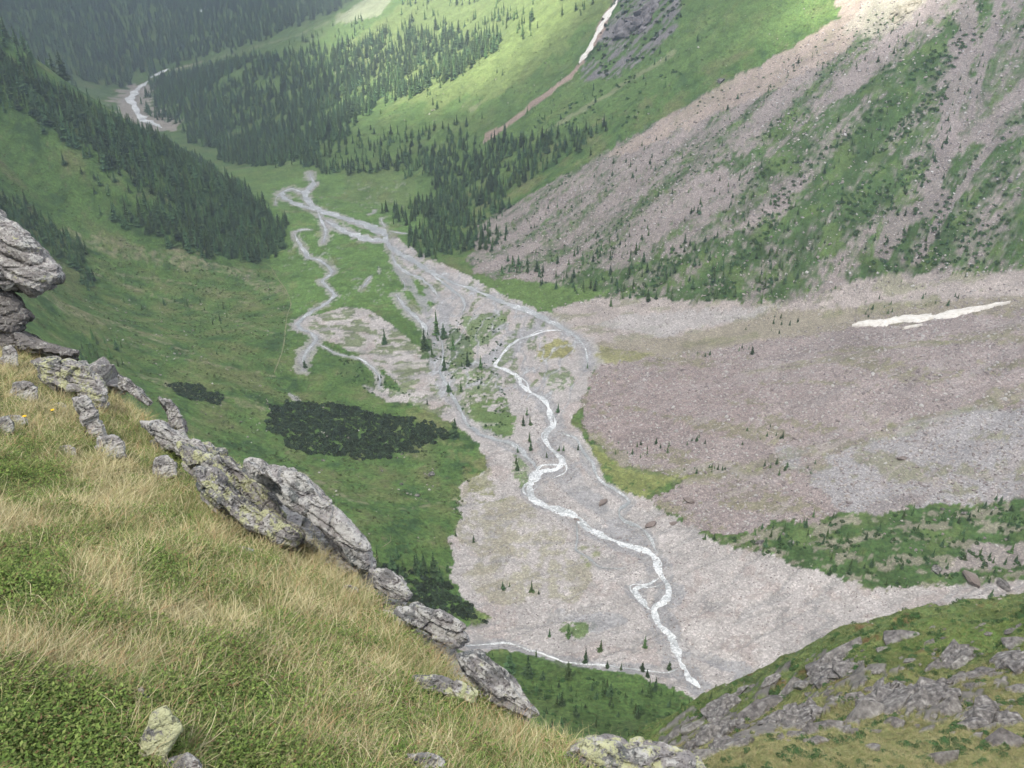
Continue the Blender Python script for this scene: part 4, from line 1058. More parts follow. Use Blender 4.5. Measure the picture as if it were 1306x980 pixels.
M_TUSS = simple('tussock', [(0.3, (0.060, 0.098, 0.032)), (0.7, (0.16, 0.19, 0.07))], 0.9, objrand=1.2)
C_TUSS = src('tussock_source', lambda s_: bush_mesh(s_ + 70, 40, 0.7), range(4), M_TUSS)
scatter_poly('meadow_tussocks', [(0, 150), (150, 290), (260, 335), (345, 345), (370, 400), (360, 500), (500, 520), (600, 600), (585, 690), (480, 720), (300, 600), (100, 470), (0, 420)], 2.6, 0.3, 1.25, C_TUSS, 4, seed=21, zs=0.8, thr=lambda x, y: 0.75 * sstep(-.25, .35, fbm(x / 17, y / 17, 4, 258)))
scatter_poly('meadow_tussocks', [(420, 195), (520, 125), (640, 60), (780, 0), (1060, 0), (1000, 65), (880, 125), (770, 190), (600, 180)], 6.0, 0.5, 1.7, C_TUSS, 4, seed=22, zs=0.7, thr=lambda x, y: 0.7 * sstep(-.2, .35, fbm((-.5 * x + .87 * y) / 16, (.87 * x + .5 * y) / 40, 4, 259)))
scatter_poly('meadow_tussocks', [(640, 868), (720, 862), (800, 866), (880, 895), (840, 960), (690, 925)], 1.8, 0.2, 0.7, C_TUSS, 4, seed=23, zs=0.7, thr=lambda x, y: 0.7 * sstep(-.2, .35, fbm(x / 9, y / 9, 4, 263)))
# ------------------------------------------------------------------ stones
def stone_mesh(seed, sub=2, cuts=9, flat=0.7, jit=0.035, dr=(0.45, 0.8)):
    r_ = random.Random(seed)
    bm = bmesh.new(); bmesh.ops.create_icosphere(bm, subdivisions=sub, radius=1.0)
    pl = []
    for i in range(cuts):
        nn = Vector((r_.uniform(-1, 1), r_.uniform(-1, 1), r_.uniform(-.6, 1))).normalized(); pl.append((nn, r_.uniform(*dr)))
    ex = (r_.uniform(.8, 1.3), r_.uniform(.6, .95), flat * r_.uniform(.7, 1.1))
    for v in bm.verts:
        for nn, dd in pl:
            k = v.co.dot(nn) - dd
            if k > 0: v.co -= nn * k
        v.co += Vector((r_.uniform(-1, 1), r_.uniform(-1, 1), r_.uniform(-1, 1))) * jit
        v.co = Vector((v.co.x * ex[0], v.co.y * ex[1], v.co.z * ex[2]))
    V = [tuple(v.co) for v in bm.verts]; Fc = [tuple(x.index for x in f.verts) for f in bm.faces]
    bm.free(); return V, Fc
C_STONE = source_collection('stone_source', [bpy.data.objects.new(f'stone_source_{k:02d}', fmesh('stone', *stone_mesh(k, 1, 6), M_STONE if k < 5 else M_STONE_P)) for k in range(7)])
def stones(name, pts, spacing, s0, s1, thr=None, seed=0, pw=3.0):
    w_ = poly_world(pts); r_ = np.random.default_rng(500 + seed)
    x0, y0 = w_.min(0); x1, y1 = w_.max(0)
    n_ = int((x1 - x0) * (y1 - y0) / spacing ** 2)
    gx = r_.uniform(x0, x1, n_); gy = r_.uniform(y0, y1, n_)
    m = pip(gx, gy, w_)
    if thr is not None: m &= thr(gx, gy) > r_.random(n_)
    gx, gy = gx[m], gy[m]; k = len(gx)
    s_ = s0 + (s1 - s0) * r_.random(k) ** pw
    return scatter(name, np.stack([gx, gy, gsample(GZ, gx, gy) + s_ * 0.1], 1), s_, r_.uniform(0, 6.28, k), r_.integers(0, 7, k), C_STONE, tilt=r_.uniform(-.5, .5, (k, 2)))
stonef = lambda x, y: gsample(STONE, x, y)
stones('scree_boulders', [(757, 465), (960, 440), (1090, 408), (1330, 352), (1330, 640), (1200, 645), (1000, 666), (930, 682), (850, 652), (745, 545)], 4.2, 0.6, 2.1, lambda x, y: sstep(0.05, 0.4, fbm((-.5 * x + .87 * y) / 18, (.87 * x + .5 * y) / 60, 3, 264)), 12, 2.2)
stones('scree_boulders', [(620, 330), (760, 225), (930, 140), (1100, 40), (1330, 0), (1330, 340), (1020, 384), (780, 375)], 6.5, 0.7, 2.2, lambda x, y: sstep(0.05, 0.4, fbm((-.5 * x + .87 * y) / 18, (.87 * x + .5 * y) / 60, 3, 265)), 13, 2.2)
stones('river_stones', [(650, 465), (700, 500), (725, 545), (740, 590), (720, 640), (840, 690), (875, 770), (890, 830), (905, 885), (860, 870), (820, 780), (800, 715), (740, 690), (665, 640), (660, 600), (690, 560), (640, 490)], 1.5, 0.12, 0.8, None, 11)
stones('scree_stones', [(757, 462), (960, 437), (1090, 405), (1330, 350), (1330, 641), (1200, 646), (1000, 668), (930, 684), (850, 655), (828, 635), (745, 550), (738, 520)], 1.5, 0.3, 1.3, lambda x, y: stonef(x, y) ** 2, 1)
stones('scree_stones', [(600, 335), (700, 235), (840, 155), (1000, 68), (1080, 0), (1330, 0), (1330, 342), (1020, 388), (780, 382), (690, 400), (640, 378)], 2.4, 0.35, 1.6, lambda x, y: stonef(x, y) * .8, 2)
stones('gravel_stones', [(572, 690), (620, 590), (700, 560), (760, 600), (850, 655), (980, 705), (1090, 744), (1330, 740), (1330, 765), (960, 880), (880, 890), (700, 842), (600, 830), (590, 758)], 1.3, 0.15, 0.65, lambda x, y: stonef(x, y), 3)
stones('gravel_stones', [(690, 402), (780, 379), (1020, 387), (1180, 347), (1330, 346), (1330, 390), (1000, 404), (800, 455), (757, 458)], 2.0, 0.3, 1.0, lambda x, y: stonef(x, y), 4)
stones('meadow_stones', [(80, 380), (260, 330), (370, 370), (380, 500), (600, 620), (580, 690), (480, 690), (300, 560), (150, 470)], 4.5, 0.2, 1.1, lambda x, y: sstep(-0.05, .35, fbm(x / 25, y / 25, 3, 260)), 5)
stones('meadow_stones', [(430, 190), (640, 60), (790, 0), (1060, 0), (1000, 60), (770, 180), (620, 180)], 9, 0.4, 1.8, lambda x, y: 0.7 * sstep(0.0, .3, fbm(x / 25, y / 25, 3, 261)), 6)
stones('meadow_stones', [(920, 690), (1000, 668), (1330, 642), (1330, 735), (1150, 750), (1040, 725)], 2.4, 0.25, 1.3, lambda x, y: 0.8 * sstep(0.0, .3, fbm(x / 9, y / 9, 3, 262)), 7)

M_ROCK_GREY = simple('gneiss', [(0.3, (0.05, 0.046, 0.044)), (0.46, (0.15, 0.138, 0.13)), (0.6, (0.26, 0.245, 0.23)), (0.75, (0.46, 0.45, 0.42))], 3.0, bump=0.35, objrand=0.5, detail=8)
M_ROCK_BROWN = simple('rusty_boulder', [(0.3, (0.17, 0.135, 0.12)), (0.7, (0.31, 0.26, 0.235))], 0.8, bump=0.1)
ROCKS = [fmesh('boulder', *stone_mesh(60 + k, 3, 12, 0.62), M_ROCK_GREY) for k in range(6)]
ROCKS_B = [fmesh('boulder', *stone_mesh(80 + k, 3, 12, 0.62), M_ROCK_BROWN) for k in range(2)]
def boulder(u, v, wpx, label, group=None, brown=False, k=0, flat=1.0, rot=None, name='boulder'):
    x, y, z = cast(u, v)
    d_ = math.sqrt(x[0] ** 2 + y[0] ** 2 + (z[0] - CZ) ** 2)
    s_ = wpx * d_ / F / 2
    o = bpy.data.objects.new(name, (ROCKS_B if brown else ROCKS)[k % (2 if brown else 6)])
    o.location = (x[0], y[0], gsample(GZ, x, y)[0] + 0.15 * s_)
    o.scale = (s_, s_, s_ * flat); r_ = random.Random(int(u * 13 + v * 7))
    o.rotation_euler = (r_.uniform(-.25, .25), r_.uniform(-.25, .25), r_.uniform(0, 6.28) if rot is None else rot)
    col.objects.link(o)
    return tag(o, label, 'boulder', group)
for k, a in enumerate([(919, 104, 14, 'big pale boulder on the green slope left of the scree chute', False), (968, 693, 16, 'flat grey boulder at the upper left of the green strip', False), (1195, 728, 18, 'tall pale brown boulder at the lower edge of the green strip', False),
                       (1239, 741, 24, 'broad brown boulder just above the grassy spur', True), (1150, 586, 16, 'dark boulder in the middle of the scree fan at right', True), (769, 642, 14, 'rusty red boulder among the stream braids', True), (860, 668, 12, 'reddish boulder at the toe of the scree fan', True),
                       (830, 671, 15, 'low brown slab beside the small right-hand channel', True), (550, 606, 14, 'pale boulder on the green slope below the black scrub', False), (512, 618, 8, 'small pale boulder left of the boulder cluster on the green slope', False), (532, 632, 9, 'pale boulder low in the cluster on the green slope', False),
                       (487, 601, 6, 'small white stone on turf just under the black scrub', False), (412, 588, 7, 'white stone on the turf left below the black scrub', False), (1281, 749, 26, 'white slab lying behind the crest of the spur', False), (735, 663, 9, 'dark boulder on the left bank of the white river', True),
                       (878, 640, 14, 'large mauve block near the toe of the scree fan', True), (1010, 692, 10, 'grey boulder inside the green strip', False), (1230, 655, 9, 'pale boulder at the top edge of the green strip', False), (1202, 650, 8, 'white boulder where the scree meets the green strip', False), (1288, 232, 9, 'pale block on the green slope at the right edge', False)]):
    boulder(a[0], a[1], a[2], a[3], None, a[4], k, name='boulder')

# rocks of the spur: slabs that dip with its ledges
def hull_mesh(seed, dims=(1.0, 0.72, 0.40), n_=15):
    r_ = random.Random(seed); bm = bmesh.new()
    for i in range(n_):
        p = [r_.uniform(-1, 1) for _ in range(3)]; k = max(range(3), key=lambda j: abs(p[j])); p[k] = math.copysign(r_.uniform(.8, 1), p[k])
        bm.verts.new((p[0] * dims[0], p[1] * dims[1], p[2] * dims[2]))
    bmesh.ops.convex_hull(bm, input=bm.verts[:])
    for v in [v for v in bm.verts if not v.link_faces]: bm.verts.remove(v)
    bmesh.ops.bevel(bm, geom=bm.edges[:], offset=0.025, segments=1, affect='EDGES', profile=0.5)
    bmesh.ops.recalc_face_normals(bm, faces=bm.faces[:]); bmesh.ops.triangulate(bm, faces=bm.faces[:])
    bm.verts.index_update()
    V = [tuple(v.co) for v in bm.verts]; Fc = [tuple(x.index for x in f.verts) for f in bm.faces]; bm.free(); return V, Fc
HULLS = [hull_mesh(700 + k, (1.0, random.Random(k).uniform(.5, .9), random.Random(k + 50).uniform(.25, .5))) for k in range(14)]
def block_pile(name, items, m, label, cat='rock'):
    """one bedrock outcrop: bedded blocks that lock together; items = (x, y, z, size, rotation matrix)"""
    vs, fs, o_ = [], [], 0
    for k, (x, y, z, sz, R_) in enumerate(items):
        V, Fc = HULLS[(k * 5 + len(items)) % 14]
        W = (np.array(R_) @ (np.array(V).T * sz)).T + np.array([x, y, z])
        vs.append(W); fs.append(np.array(Fc) + o_); o_ += len(W)
    A = np.concatenate(vs); org = A.mean(0)
    o = mesh_np(name, A - org, np.concatenate(fs), m, smooth=False); o.location = org
    return tag(o, label, cat)
def bed_rot(r_, dip=0.45, yaw=0.35, j=0.22):
    return Matrix.Rotation(yaw + r_.normal(0, j), 3, 'Z') @ Matrix.Rotation(-dip + r_.normal(0, j * .8), 3, 'Y') @ Matrix.Rotation(-0.25 + r_.normal(0, j * .8), 3, 'X')
SLABS = [fmesh('slab', *HULLS[k], M_ROCK_GREY) for k in range(7)] if True else [fmesh('slab', *stone_mesh(120 + k, 3, 22, 0.5, 0.012, (0.34, 0.75)), M_ROCK_GREY) for k in range(7)]
SPUR_ROCKS = [(1150, 812, 40, 'long pale slab high on the grassy spur'), (1160, 574 + 270, 15, 'small white block alone on bright turf of the spur'), (1075, 836, 50, 'grey outcrop below the crest of the spur'), (1045, 850, 34, 'dark outcrop left of the spur outcrop'), (1237, 832, 22, 'dark topped rock beside red shrubs'),
              (1205, 842, 30, 'pale block in the middle of the spur'), (1255, 857, 24, 'grey block low on the right of the spur'), (1298, 820, 30, 'large rock at the right frame edge on the spur'), (1225, 850, 26, 'broken pale rocks right of the middle block'), (1190, 852, 22, 'pale stone left under the middle block'), (1060, 925, 44, 'dark bottomed block at the foot of the spur'),
              (1100, 915, 60, 'long slab low on the spur face'), (1180, 885, 48, 'slanting slab on the right spur face'), (1140, 900, 44, 'pale slanting slab on the spur face'), (985, 900, 50, 'grey slab on the left spur face'), (960, 915, 46, 'reddish slab on the left spur face'), (915, 905, 40, 'dark rock near the left tip of the spur'), (890, 925, 44, 'darkest rock at the left tip of the spur'),
              (1010, 880, 40, 'slab under the crest on the left spur'), (1250, 875, 14, 'pointed pale stone on spur turf'), (1236, 875, 14, 'pale stone beside the pointed one'), (1300, 880, 26, 'pale rubble block at right frame edge'), (1285, 925, 26, 'low slab at lower right frame edge'), (1205, 905, 36, 'split slab at the right foot of the spur'), (1045, 945, 30, 'flat slab in the dry turf at the bottom'),
              (1270, 950, 60, 'broad flat slab in dry turf at lower right'), (1110, 955, 24, 'small flat slab in dry turf'), (1195, 968, 50, 'flat rock at the bottom edge right'), (905, 965, 40, 'flat pale slab at the bottom beside lichen rock')]
def slab(u, v, wpx, label, group, k):
    x, y, z = cast(u, v)
    d_ = math.sqrt(x[0] ** 2 + y[0] ** 2 + (z[0] - CZ) ** 2)
    s_ = wpx * d_ / F / 2 * 1.05; r_ = random.Random(int(u * 13 + v * 7))
    o = bpy.data.objects.new('rock', SLABS[k % 7])
    o.location = (x[0], y[0], gsample(GZ, x, y)[0] - 0.05 * s_)
    o.scale = (s_, s_ * r_.uniform(.7, 1.1), s_ * r_.uniform(.8, 1.5))
    o.rotation_euler = (r_.uniform(-.35, .1), -0.35 + r_.uniform(-.2, .2), 0.25 + r_.uniform(-.3, .3))
    col.objects.link(o); return tag(o, label, 'rock', group)
for k, a in enumerate(SPUR_ROCKS): slab(a[0], a[1], a[2], a[3], None, k)
r_ = np.random.default_rng(77)
kpoly = np.array([(850, 955), (870, 925), (905, 897), (1000, 855), (1110, 820), (1180, 850), (1306, 830), (1306, 940), (1150, 930), (1000, 950)], float)
cnt = 0
while cnt < 120:
    u = r_.uniform(850, 1306); v = r_.uniform(800, 960)
    if not pip(np.array([u]), np.array([v]), kpoly)[0]: continue
    x, y, z = cast(u, v)
    if fbm(x / 7, y / 7, 3, 270)[0] < 0.06 - 0.1 * (v > 870): continue
    wp = 5 + 20 * r_.random() ** 2.0
    where = ('left tip' if u < 960 else 'left face' if u < 1050 else 'middle of the face' if u < 1150 else 'right face' if u < 1235 else 'far right face') + (', upper part' if v < np.interp(u, [850, 1306], [925, 880]) else ', lower part')
    slab(u, v, wp, f"{'large' if wp > 14 else 'mid-sized' if wp > 8 else 'small'} grey rock among jumbled slabs on the spur, {where}", 'jumbled rocks of the spur', cnt); cnt += 1
for q in range(34):
    u = r_.uniform(1100, 1306); v = np.interp(u, [1100, 1306], [806, 772]) + r_.uniform(6, 60)
    slab(u, v, 5 + 9 * r_.random() ** 2, 'small pale stone in the turf near the crest of the spur', 'small stones near the crest', q)


# ------------------------------------------------------------------ near slope
PA, PB, PC = -2.331, -0.396, -0.590          # z - CZ = PA + PB x + PC y : a 35 degree alpine slope falling away
def plane_hit(u, v):
    X, Y, Z = ray(u, v)
    t = PA / (Z - PB * X - PC * Y)
    return X * t, Y * t, t
EDGE = [(-260, 360), (-120, 395), (0, 428), (60, 446), (110, 470), (150, 494), (200, 524), (240, 556), (300, 596), (370, 630), (430, 670), (480, 724), (530, 780), (590, 830), (640, 880), (690, 916), (736, 918), (752, 945), (800, 968), (850, 985), (905, 1040), (1000, 1200)]
_ex, _ey, _et = plane_hit(np.array([e[0] for e in EDGE]), np.array([e[1] for e in EDGE]))
edge_line = np.stack([_ex, _ey], 1)
inner = np.concatenate([edge_line, [[3.0, -6.0], [-60, -6.0], [-60, edge_line[0, 1]]]])
FA = np.radians(np.linspace(-88, 62, 380)); FR = np.geomspace(0.9, 44, 300)
fA, fR = np.meshgrid(FA, FR); fX, fY = fR * np.sin(fA), fR * np.cos(fA)
_d = line_dist(fX, fY, edge_line, 60)
_in = pip(fX, fY, inner)
sd = np.where(_in, -_d, _d)
bump = 0.16 * fbm(fX / 1.6, fY / 1.6, 3, 300) + 0.05 * fbm(fX / 0.35, fY / 0.35, 2, 301)
fade = sstep(0.6, 2.5, fR)
drop = np.where(sd > -0.5, 1.25 * (np.maximum(sd + 0.5, 0)) ** 1.35, 0)
rockb = 0.5 * np.abs(fbm(fX / 1.2, fY / 0.7, 3, 302)) * sstep(0.0, 1.2, sd)
fZ = CZ + PA + PB * fX + PC * fY + bump * fade - np.minimum(drop, 60) + rockb
M_TURF, _n2, _l2, _b2 = mat('turf')
_tc = N(_n2, 'ShaderNodeTexCoord'); _q1 = noise_tex(_n2, _l2, _tc.outputs['Object'], 2.2, 6, 0.7); _q2 = noise_tex(_n2, _l2, _tc.outputs['Object'], 22, 4, 0.7)
_c1 = ramp(_n2, _l2, _q1.outputs['Fac'], [(0.3, (0.075, 0.09, 0.03)), (0.5, (0.15, 0.14, 0.06)), (0.7, (0.22, 0.185, 0.10))])
_c2 = ramp(_n2, _l2, _q2.outputs['Fac'], [(0.25, (0.35,) * 3), (0.75, (1.25,) * 3)])
_l2.new(mixc(_n2, _l2, 1.0, _c1, _c2, 'MULTIPLY'), _b2.inputs['Base Color']); _b2.inputs['Roughness'].default_value = 0.95
_bp = N(_n2, 'ShaderNodeBump'); _bp.inputs['Distance'].default_value = 0.05; _l2.new(_q2.outputs['Fac'], _bp.inputs['Height']); _l2.new(_bp.outputs[0], _b2.inputs['Normal'])
fi_ = np.arange(fX.size).reshape(fX.shape)
fq = np.stack([fi_[:-1, :-1], fi_[:-1, 1:], fi_[1:, 1:], fi_[1:, :-1]], -1).reshape(-1, 4)
fkeep = (sd[:-1, :-1].reshape(-1) < 14)
tag(mesh_np('near_slope', np.stack([fX, fY, fZ], -1).reshape(-1, 3), fq[fkeep], M_TURF), kind='structure')
def fsample(A, x, y):
    fi = np.interp(np.hypot(x, y), FR, np.arange(len(FR))); fj = np.interp(np.arctan2(x, y), FA, np.arange(len(FA)))
    return _interp2(A, fi, fj)

# ------------------------------------------------------------------ lichen-covered rocks of the near ridge
def lichen_rock(name, lichen, yellow, dark=1.0):
    m, n, l, b = mat(name)
    tc = N(n, 'ShaderNodeTexCoord'); v = tc.outputs['Object']
    q1 = noise_tex(n, l, v, 1.7, 7, 0.68); q2 = noise_tex(n, l, v, 9.0, 6, 0.7); q3 = noise_tex(n, l, v, 7.5, 6, 0.75); q4 = noise_tex(n, l, v, 34, 4, 0.7)
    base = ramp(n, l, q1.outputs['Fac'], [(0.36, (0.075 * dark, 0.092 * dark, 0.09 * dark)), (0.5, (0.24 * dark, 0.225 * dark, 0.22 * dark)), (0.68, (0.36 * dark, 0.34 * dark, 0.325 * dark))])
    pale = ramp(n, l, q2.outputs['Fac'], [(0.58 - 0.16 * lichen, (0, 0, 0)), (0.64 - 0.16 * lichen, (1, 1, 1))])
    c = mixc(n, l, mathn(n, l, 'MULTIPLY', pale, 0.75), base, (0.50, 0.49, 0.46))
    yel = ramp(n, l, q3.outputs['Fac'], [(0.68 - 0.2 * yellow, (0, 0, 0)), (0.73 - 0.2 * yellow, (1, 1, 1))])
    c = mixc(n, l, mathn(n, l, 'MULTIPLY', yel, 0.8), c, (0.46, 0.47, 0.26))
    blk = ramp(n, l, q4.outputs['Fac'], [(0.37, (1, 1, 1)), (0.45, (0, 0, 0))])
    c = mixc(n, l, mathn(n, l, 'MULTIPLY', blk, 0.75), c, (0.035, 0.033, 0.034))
    l.new(c, b.inputs['Base Color']); b.inputs['Roughness'].default_value = 0.9; b.inputs['Specular IOR Level'].default_value = 0.2
    bp = N(n, 'ShaderNodeBump'); bp.inputs['Distance'].default_value = 0.035; bp.inputs['Strength'].default_value = 0.9
    l.new(mathn(n, l, 'ADD', q2.outputs['Fac'], mathn(n, l, 'MULTIPLY', q4.outputs['Fac'], 0.5)), bp.inputs['Height']); l.new(bp.outputs[0], b.inputs['Normal'])
    return m
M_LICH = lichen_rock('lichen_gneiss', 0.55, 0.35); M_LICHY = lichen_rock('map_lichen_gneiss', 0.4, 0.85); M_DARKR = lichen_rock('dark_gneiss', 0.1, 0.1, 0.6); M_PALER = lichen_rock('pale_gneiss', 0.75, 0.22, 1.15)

def ridge_rock(pts, base, thick, label, m=None, seed=0, wv=0.9, K=34, strata=(0.45, 0.9), rough_=1.0, nvox=46, back=0.0, name='rock', dd=0.0, ground=False):
    """pts: outline seen from the camera; base: pixel where the rock meets the turf (gives its distance)"""
    _, _, d0 = plane_hit(np.array([base[0]]), np.array([base[1]])); d0 = float(d0[0]) + dd
    if ground:
        gx0, gy0, gz0 = cast(*base); d0 = float(gy0[0] * CP - (gz0[0] - CZ) * SP) + dd
    P = dens(pts, 14.0); c_ = P.mean(0)
    sz = max(np.ptp(P[:, 0]), np.ptp(P[:, 1])) * d0 / F
    th = thick * sz
    rings = [(0.78, -0.30), (0.95, -0.24), (1.0, -0.08), (0.99, 0.30), (0.90, 0.62), (0.6, 0.72)]
    bm = bmesh.new(); RV = []
    for s_, q in rings:
        row = []
        for u, v in (P * s_ + c_ * (1 - s_)):
            X, Y, Z = ray(u, v); t = d0 + q * th
            lift_ = back * q * th
            row.append(bm.verts.new((X * t, Y * t, CZ + Z * t + lift_)))
        RV.append(row)
    n_ = len(P)
    for a, b in zip(RV[:-1], RV[1:]):
        for i in range(n_): bm.faces.new((a[i], a[(i + 1) % n_], b[(i + 1) % n_], b[i]))
    bm.faces.new(RV[0][::-1]); bm.faces.new(RV[-1])
    bmesh.ops.triangulate(bm, faces=bm.faces[:]); bmesh.ops.recalc_face_normals(bm, faces=bm.faces[:])
    me = bpy.data.meshes.new('rock_raw'); bm.to_mesh(me); bm.free()
    o = bpy.data.objects.new('rock_raw', me); col.objects.link(o)
    md = o.modifiers.new('r', 'REMESH'); md.mode = 'VOXEL'; md.voxel_size = sz / nvox
    dg = bpy.context.evaluated_depsgraph_get(); ev = o.evaluated_get(dg); em = ev.to_mesh()
    k = len(em.vertices); co = np.empty(k * 3, np.float32); em.vertices.foreach_get('co', co); co = co.reshape(-1, 3).astype(float)
    nv = len(em.polygons); lv = np.empty(len(em.loops), np.int32); em.loops.foreach_get('vertex_index', lv)
    quad = lv.reshape(-1, 4) if len(lv) == nv * 4 else None
    nrm = np.empty(k * 3, np.float32); em.vertices.foreach_get('normal', nrm); nrm = nrm.reshape(-1, 3).astype(float)
    ev.to_mesh_clear(); bpy.data.objects.remove(o); bpy.data.meshes.remove(me)
    org = co.mean(0); q = (co - org) / sz
    r_ = np.random.default_rng(900 + seed)
    # bedding: layers that step in and out
    ln = np.array([-strata[0], 0.25, strata[1]]); ln /= np.linalg.norm(ln)
    sL = q @ ln; t1 = np.cross(ln, [0, 1, 0.2]); t1 /= np.linalg.norm(t1); t2 = np.cross(ln, t1)
    a_, b_ = q @ t1, q @ t2
    sw = sL * 11 + wv * fbm(a_ * 2.2, b_ * 2.2, 2, seed)
    lay = noise2(np.floor(sw) * 3.7, np.floor(sw) * 1.3 + fbm(a_ * 1.2, b_ * 1.2, 1, seed + 2) * 1.5, seed) * 0.045
    fr = sw - np.floor(sw); groove = -0.018 * np.exp(-(np.minimum(fr, 1 - fr) / 0.07) ** 2)
    # blocks split by joints
    sd_ = r_.uniform(-.55, .55, (K, 3)); off = r_.normal(0, 0.024, K)
    wq = np.stack([a_ * 1.0, b_ * 1.0, sL * 2.4], 1) + 0.05 * np.stack([noise2(a_ * 6, sL * 6, seed + 4), noise2(b_ * 6, a_ * 6, seed + 5), noise2(sL * 6, b_ * 6, seed + 6)], 1)
    D = ((wq[:, None] - sd_[None]) ** 2).sum(-1) ** 0.5
    o2 = np.argsort(D, 1)[:, :2]; ar = np.arange(k)
    gap = D[ar, o2[:, 1]] - D[ar, o2[:, 0]]
    joint = -0.035 * np.exp(-(gap / 0.012) ** 2)
    fin = 0.014 * (fbm(a_ * 14, sL * 26, 3, seed + 8) + fbm(b_ * 14, sL * 26, 3, seed + 9)) + 0.008 * fbm(a_ * 3.5, b_ * 3.5, 2, seed + 12)
    co = co + nrm * ((lay + groove + off[o2[:, 0]] + joint + fin) * rough_ * sz)[:, None]
    ob = mesh_np(name, co - org, quad, m or M_LICH, smooth=False)
    ob.location = org
    return tag(ob, label, 'rock')
ridge_rock([(-90, 264), (-12, 266), (8, 280), (34, 300), (50, 320), (72, 343), (78, 354), (66, 364), (42, 376), (26, 368), (0, 372), (-90, 372)], (0, 430), 0.75, 'big lichened rock jutting over the drop at the left edge', M_LICH, 1, strata=(-0.45, 0.9), nvox=62, dd=-2.0)
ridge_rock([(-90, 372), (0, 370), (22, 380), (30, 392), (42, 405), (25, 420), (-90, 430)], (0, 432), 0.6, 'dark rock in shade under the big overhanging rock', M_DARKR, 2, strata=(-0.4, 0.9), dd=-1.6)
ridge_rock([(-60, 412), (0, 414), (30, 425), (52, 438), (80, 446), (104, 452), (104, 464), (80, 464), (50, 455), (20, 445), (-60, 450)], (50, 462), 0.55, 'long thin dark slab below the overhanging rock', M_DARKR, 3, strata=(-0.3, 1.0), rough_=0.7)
ridge_rock([(38, 462), (70, 454), (90, 460), (110, 470), (128, 482), (136, 500), (134, 518), (118, 516), (98, 500), (70, 498), (52, 484)], (95, 520), 0.7, 'layered rock with an overhang and yellow lichen on the ridge', M_LICHY, 4, strata=(-0.3, 1.0), nvox=54)
ridge_rock([(92, 508), (108, 504), (122, 520), (134, 548), (138, 562), (118, 560), (108, 545), (98, 525)], (118, 565), 0.8, 'rough narrow rock standing below the layered rock', M_PALER, 5, nvox=40)
ridge_rock([(150, 478), (165, 484), (182, 500), (196, 514), (190, 518), (170, 506), (152, 494)], (170, 525), 0.5, 'slanting thin slab on the grassy ridge crest', M_LICH, 6, strata=(-0.7, 0.7), nvox=36)
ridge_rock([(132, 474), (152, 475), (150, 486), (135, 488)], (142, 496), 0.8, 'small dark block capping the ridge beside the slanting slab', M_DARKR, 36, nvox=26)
ridge_rock([(200, 505), (216, 508), (228, 522), (235, 540), (236, 550), (216, 546), (212, 524)], (220, 556), 0.8, 'upright block at the outer edge of the ridge', M_LICH, 7, strata=(0.6, 0.6), nvox=36)
ridge_rock([(178, 538), (205, 540), (228, 552), (255, 566), (262, 580), (240, 584), (212, 574), (198, 560)], (220, 590), 0.6, 'pale slab half sunk in grass left of the long slabs', M_PALER, 8, strata=(-0.6, 0.8), nvox=44)
ridge_rock([(228, 566), (262, 580), (295, 582), (312, 600), (335, 622), (352, 640), (362, 660), (350, 668), (322, 650), (290, 632), (262, 612), (240, 590)], (310, 672), 0.5, 'long upper lichened slab dipping to the right on the ridge', M_LICHY, 9, strata=(-0.65, 0.75), nvox=66)
ridge_rock([(250, 600), (275, 605), (300, 630), (335, 655), (365, 672), (384, 684), (372, 692), (340, 686), (310, 670), (290, 650), (262, 626)], (320, 695), 0.5, 'long lower lichened slab dipping to the right on the ridge', M_LICHY, 10, strata=(-0.65, 0.75), nvox=60)
ridge_rock([(315, 590), (332, 592), (328, 602), (344, 598), (375, 597), (392, 608), (408, 628), (424, 648), (440, 662), (458, 684), (472, 705), (474, 726), (452, 722), (432, 700), (412, 682), (392, 662), (368, 640), (346, 618), (325, 604)], (440, 735), 0.6, 'largest pale rock on the ridge, rounded against the green slope', M_PALER, 11, strata=(-0.6, 0.75), nvox=70, rough_=0.8)
ridge_rock([(470, 726), (494, 724), (512, 738), (526, 758), (520, 768), (498, 762), (478, 748)], (500, 775), 0.7, 'rounded grey rock just below the largest ridge rock', M_LICH, 12, strata=(-0.5, 0.8), nvox=42)
ridge_rock([(502, 780), (530, 772), (565, 784), (592, 800), (598, 818), (580, 824), (552, 812), (520, 798)], (550, 830), 0.7, 'flat lichened rock at the ridge edge near the lower scrub', M_LICH, 13, strata=(-0.5, 0.85), nvox=48)
ridge_rock([(584, 836), (610, 832), (632, 846), (655, 868), (672, 892), (688, 912), (672, 914), (640, 896), (612, 880), (592, 862)], (640, 918), 0.6, 'dark edged rock beside the conifers of the green bank', M_LICH, 14, strata=(-0.6, 0.75), nvox=50)
ridge_rock([(528, 864), (560, 862), (590, 872), (610, 884), (606, 896), (570, 888), (540, 880)], (570, 900), 0.7, 'low lichened rock in straw grass near the edge', M_LICHY, 15, strata=(-0.4, 0.9), nvox=42)
ridge_rock([(718, 956), (740, 944), (790, 946), (800, 956), (838, 952), (868, 955), (888, 972), (900, 1000), (880, 1030), (740, 1030), (700, 990)], (800, 1010), 0.6, 'broad rock with yellow-green lichen at the bottom edge', M_LICHY, 16, strata=(-0.35, 0.9), nvox=64)
ridge_rock([(196, 906), (212, 900), (230, 922), (232, 930), (216, 958), (206, 984), (190, 990), (174, 965), (178, 942)], (200, 985), 0.55, 'yellow-green lichened stone standing in the grass at lower left', lichen_rock('yellow_lichen_rock', 0.25, 1.25), 17, strata=(0.7, 0.7), nvox=44, rough_=0.6)
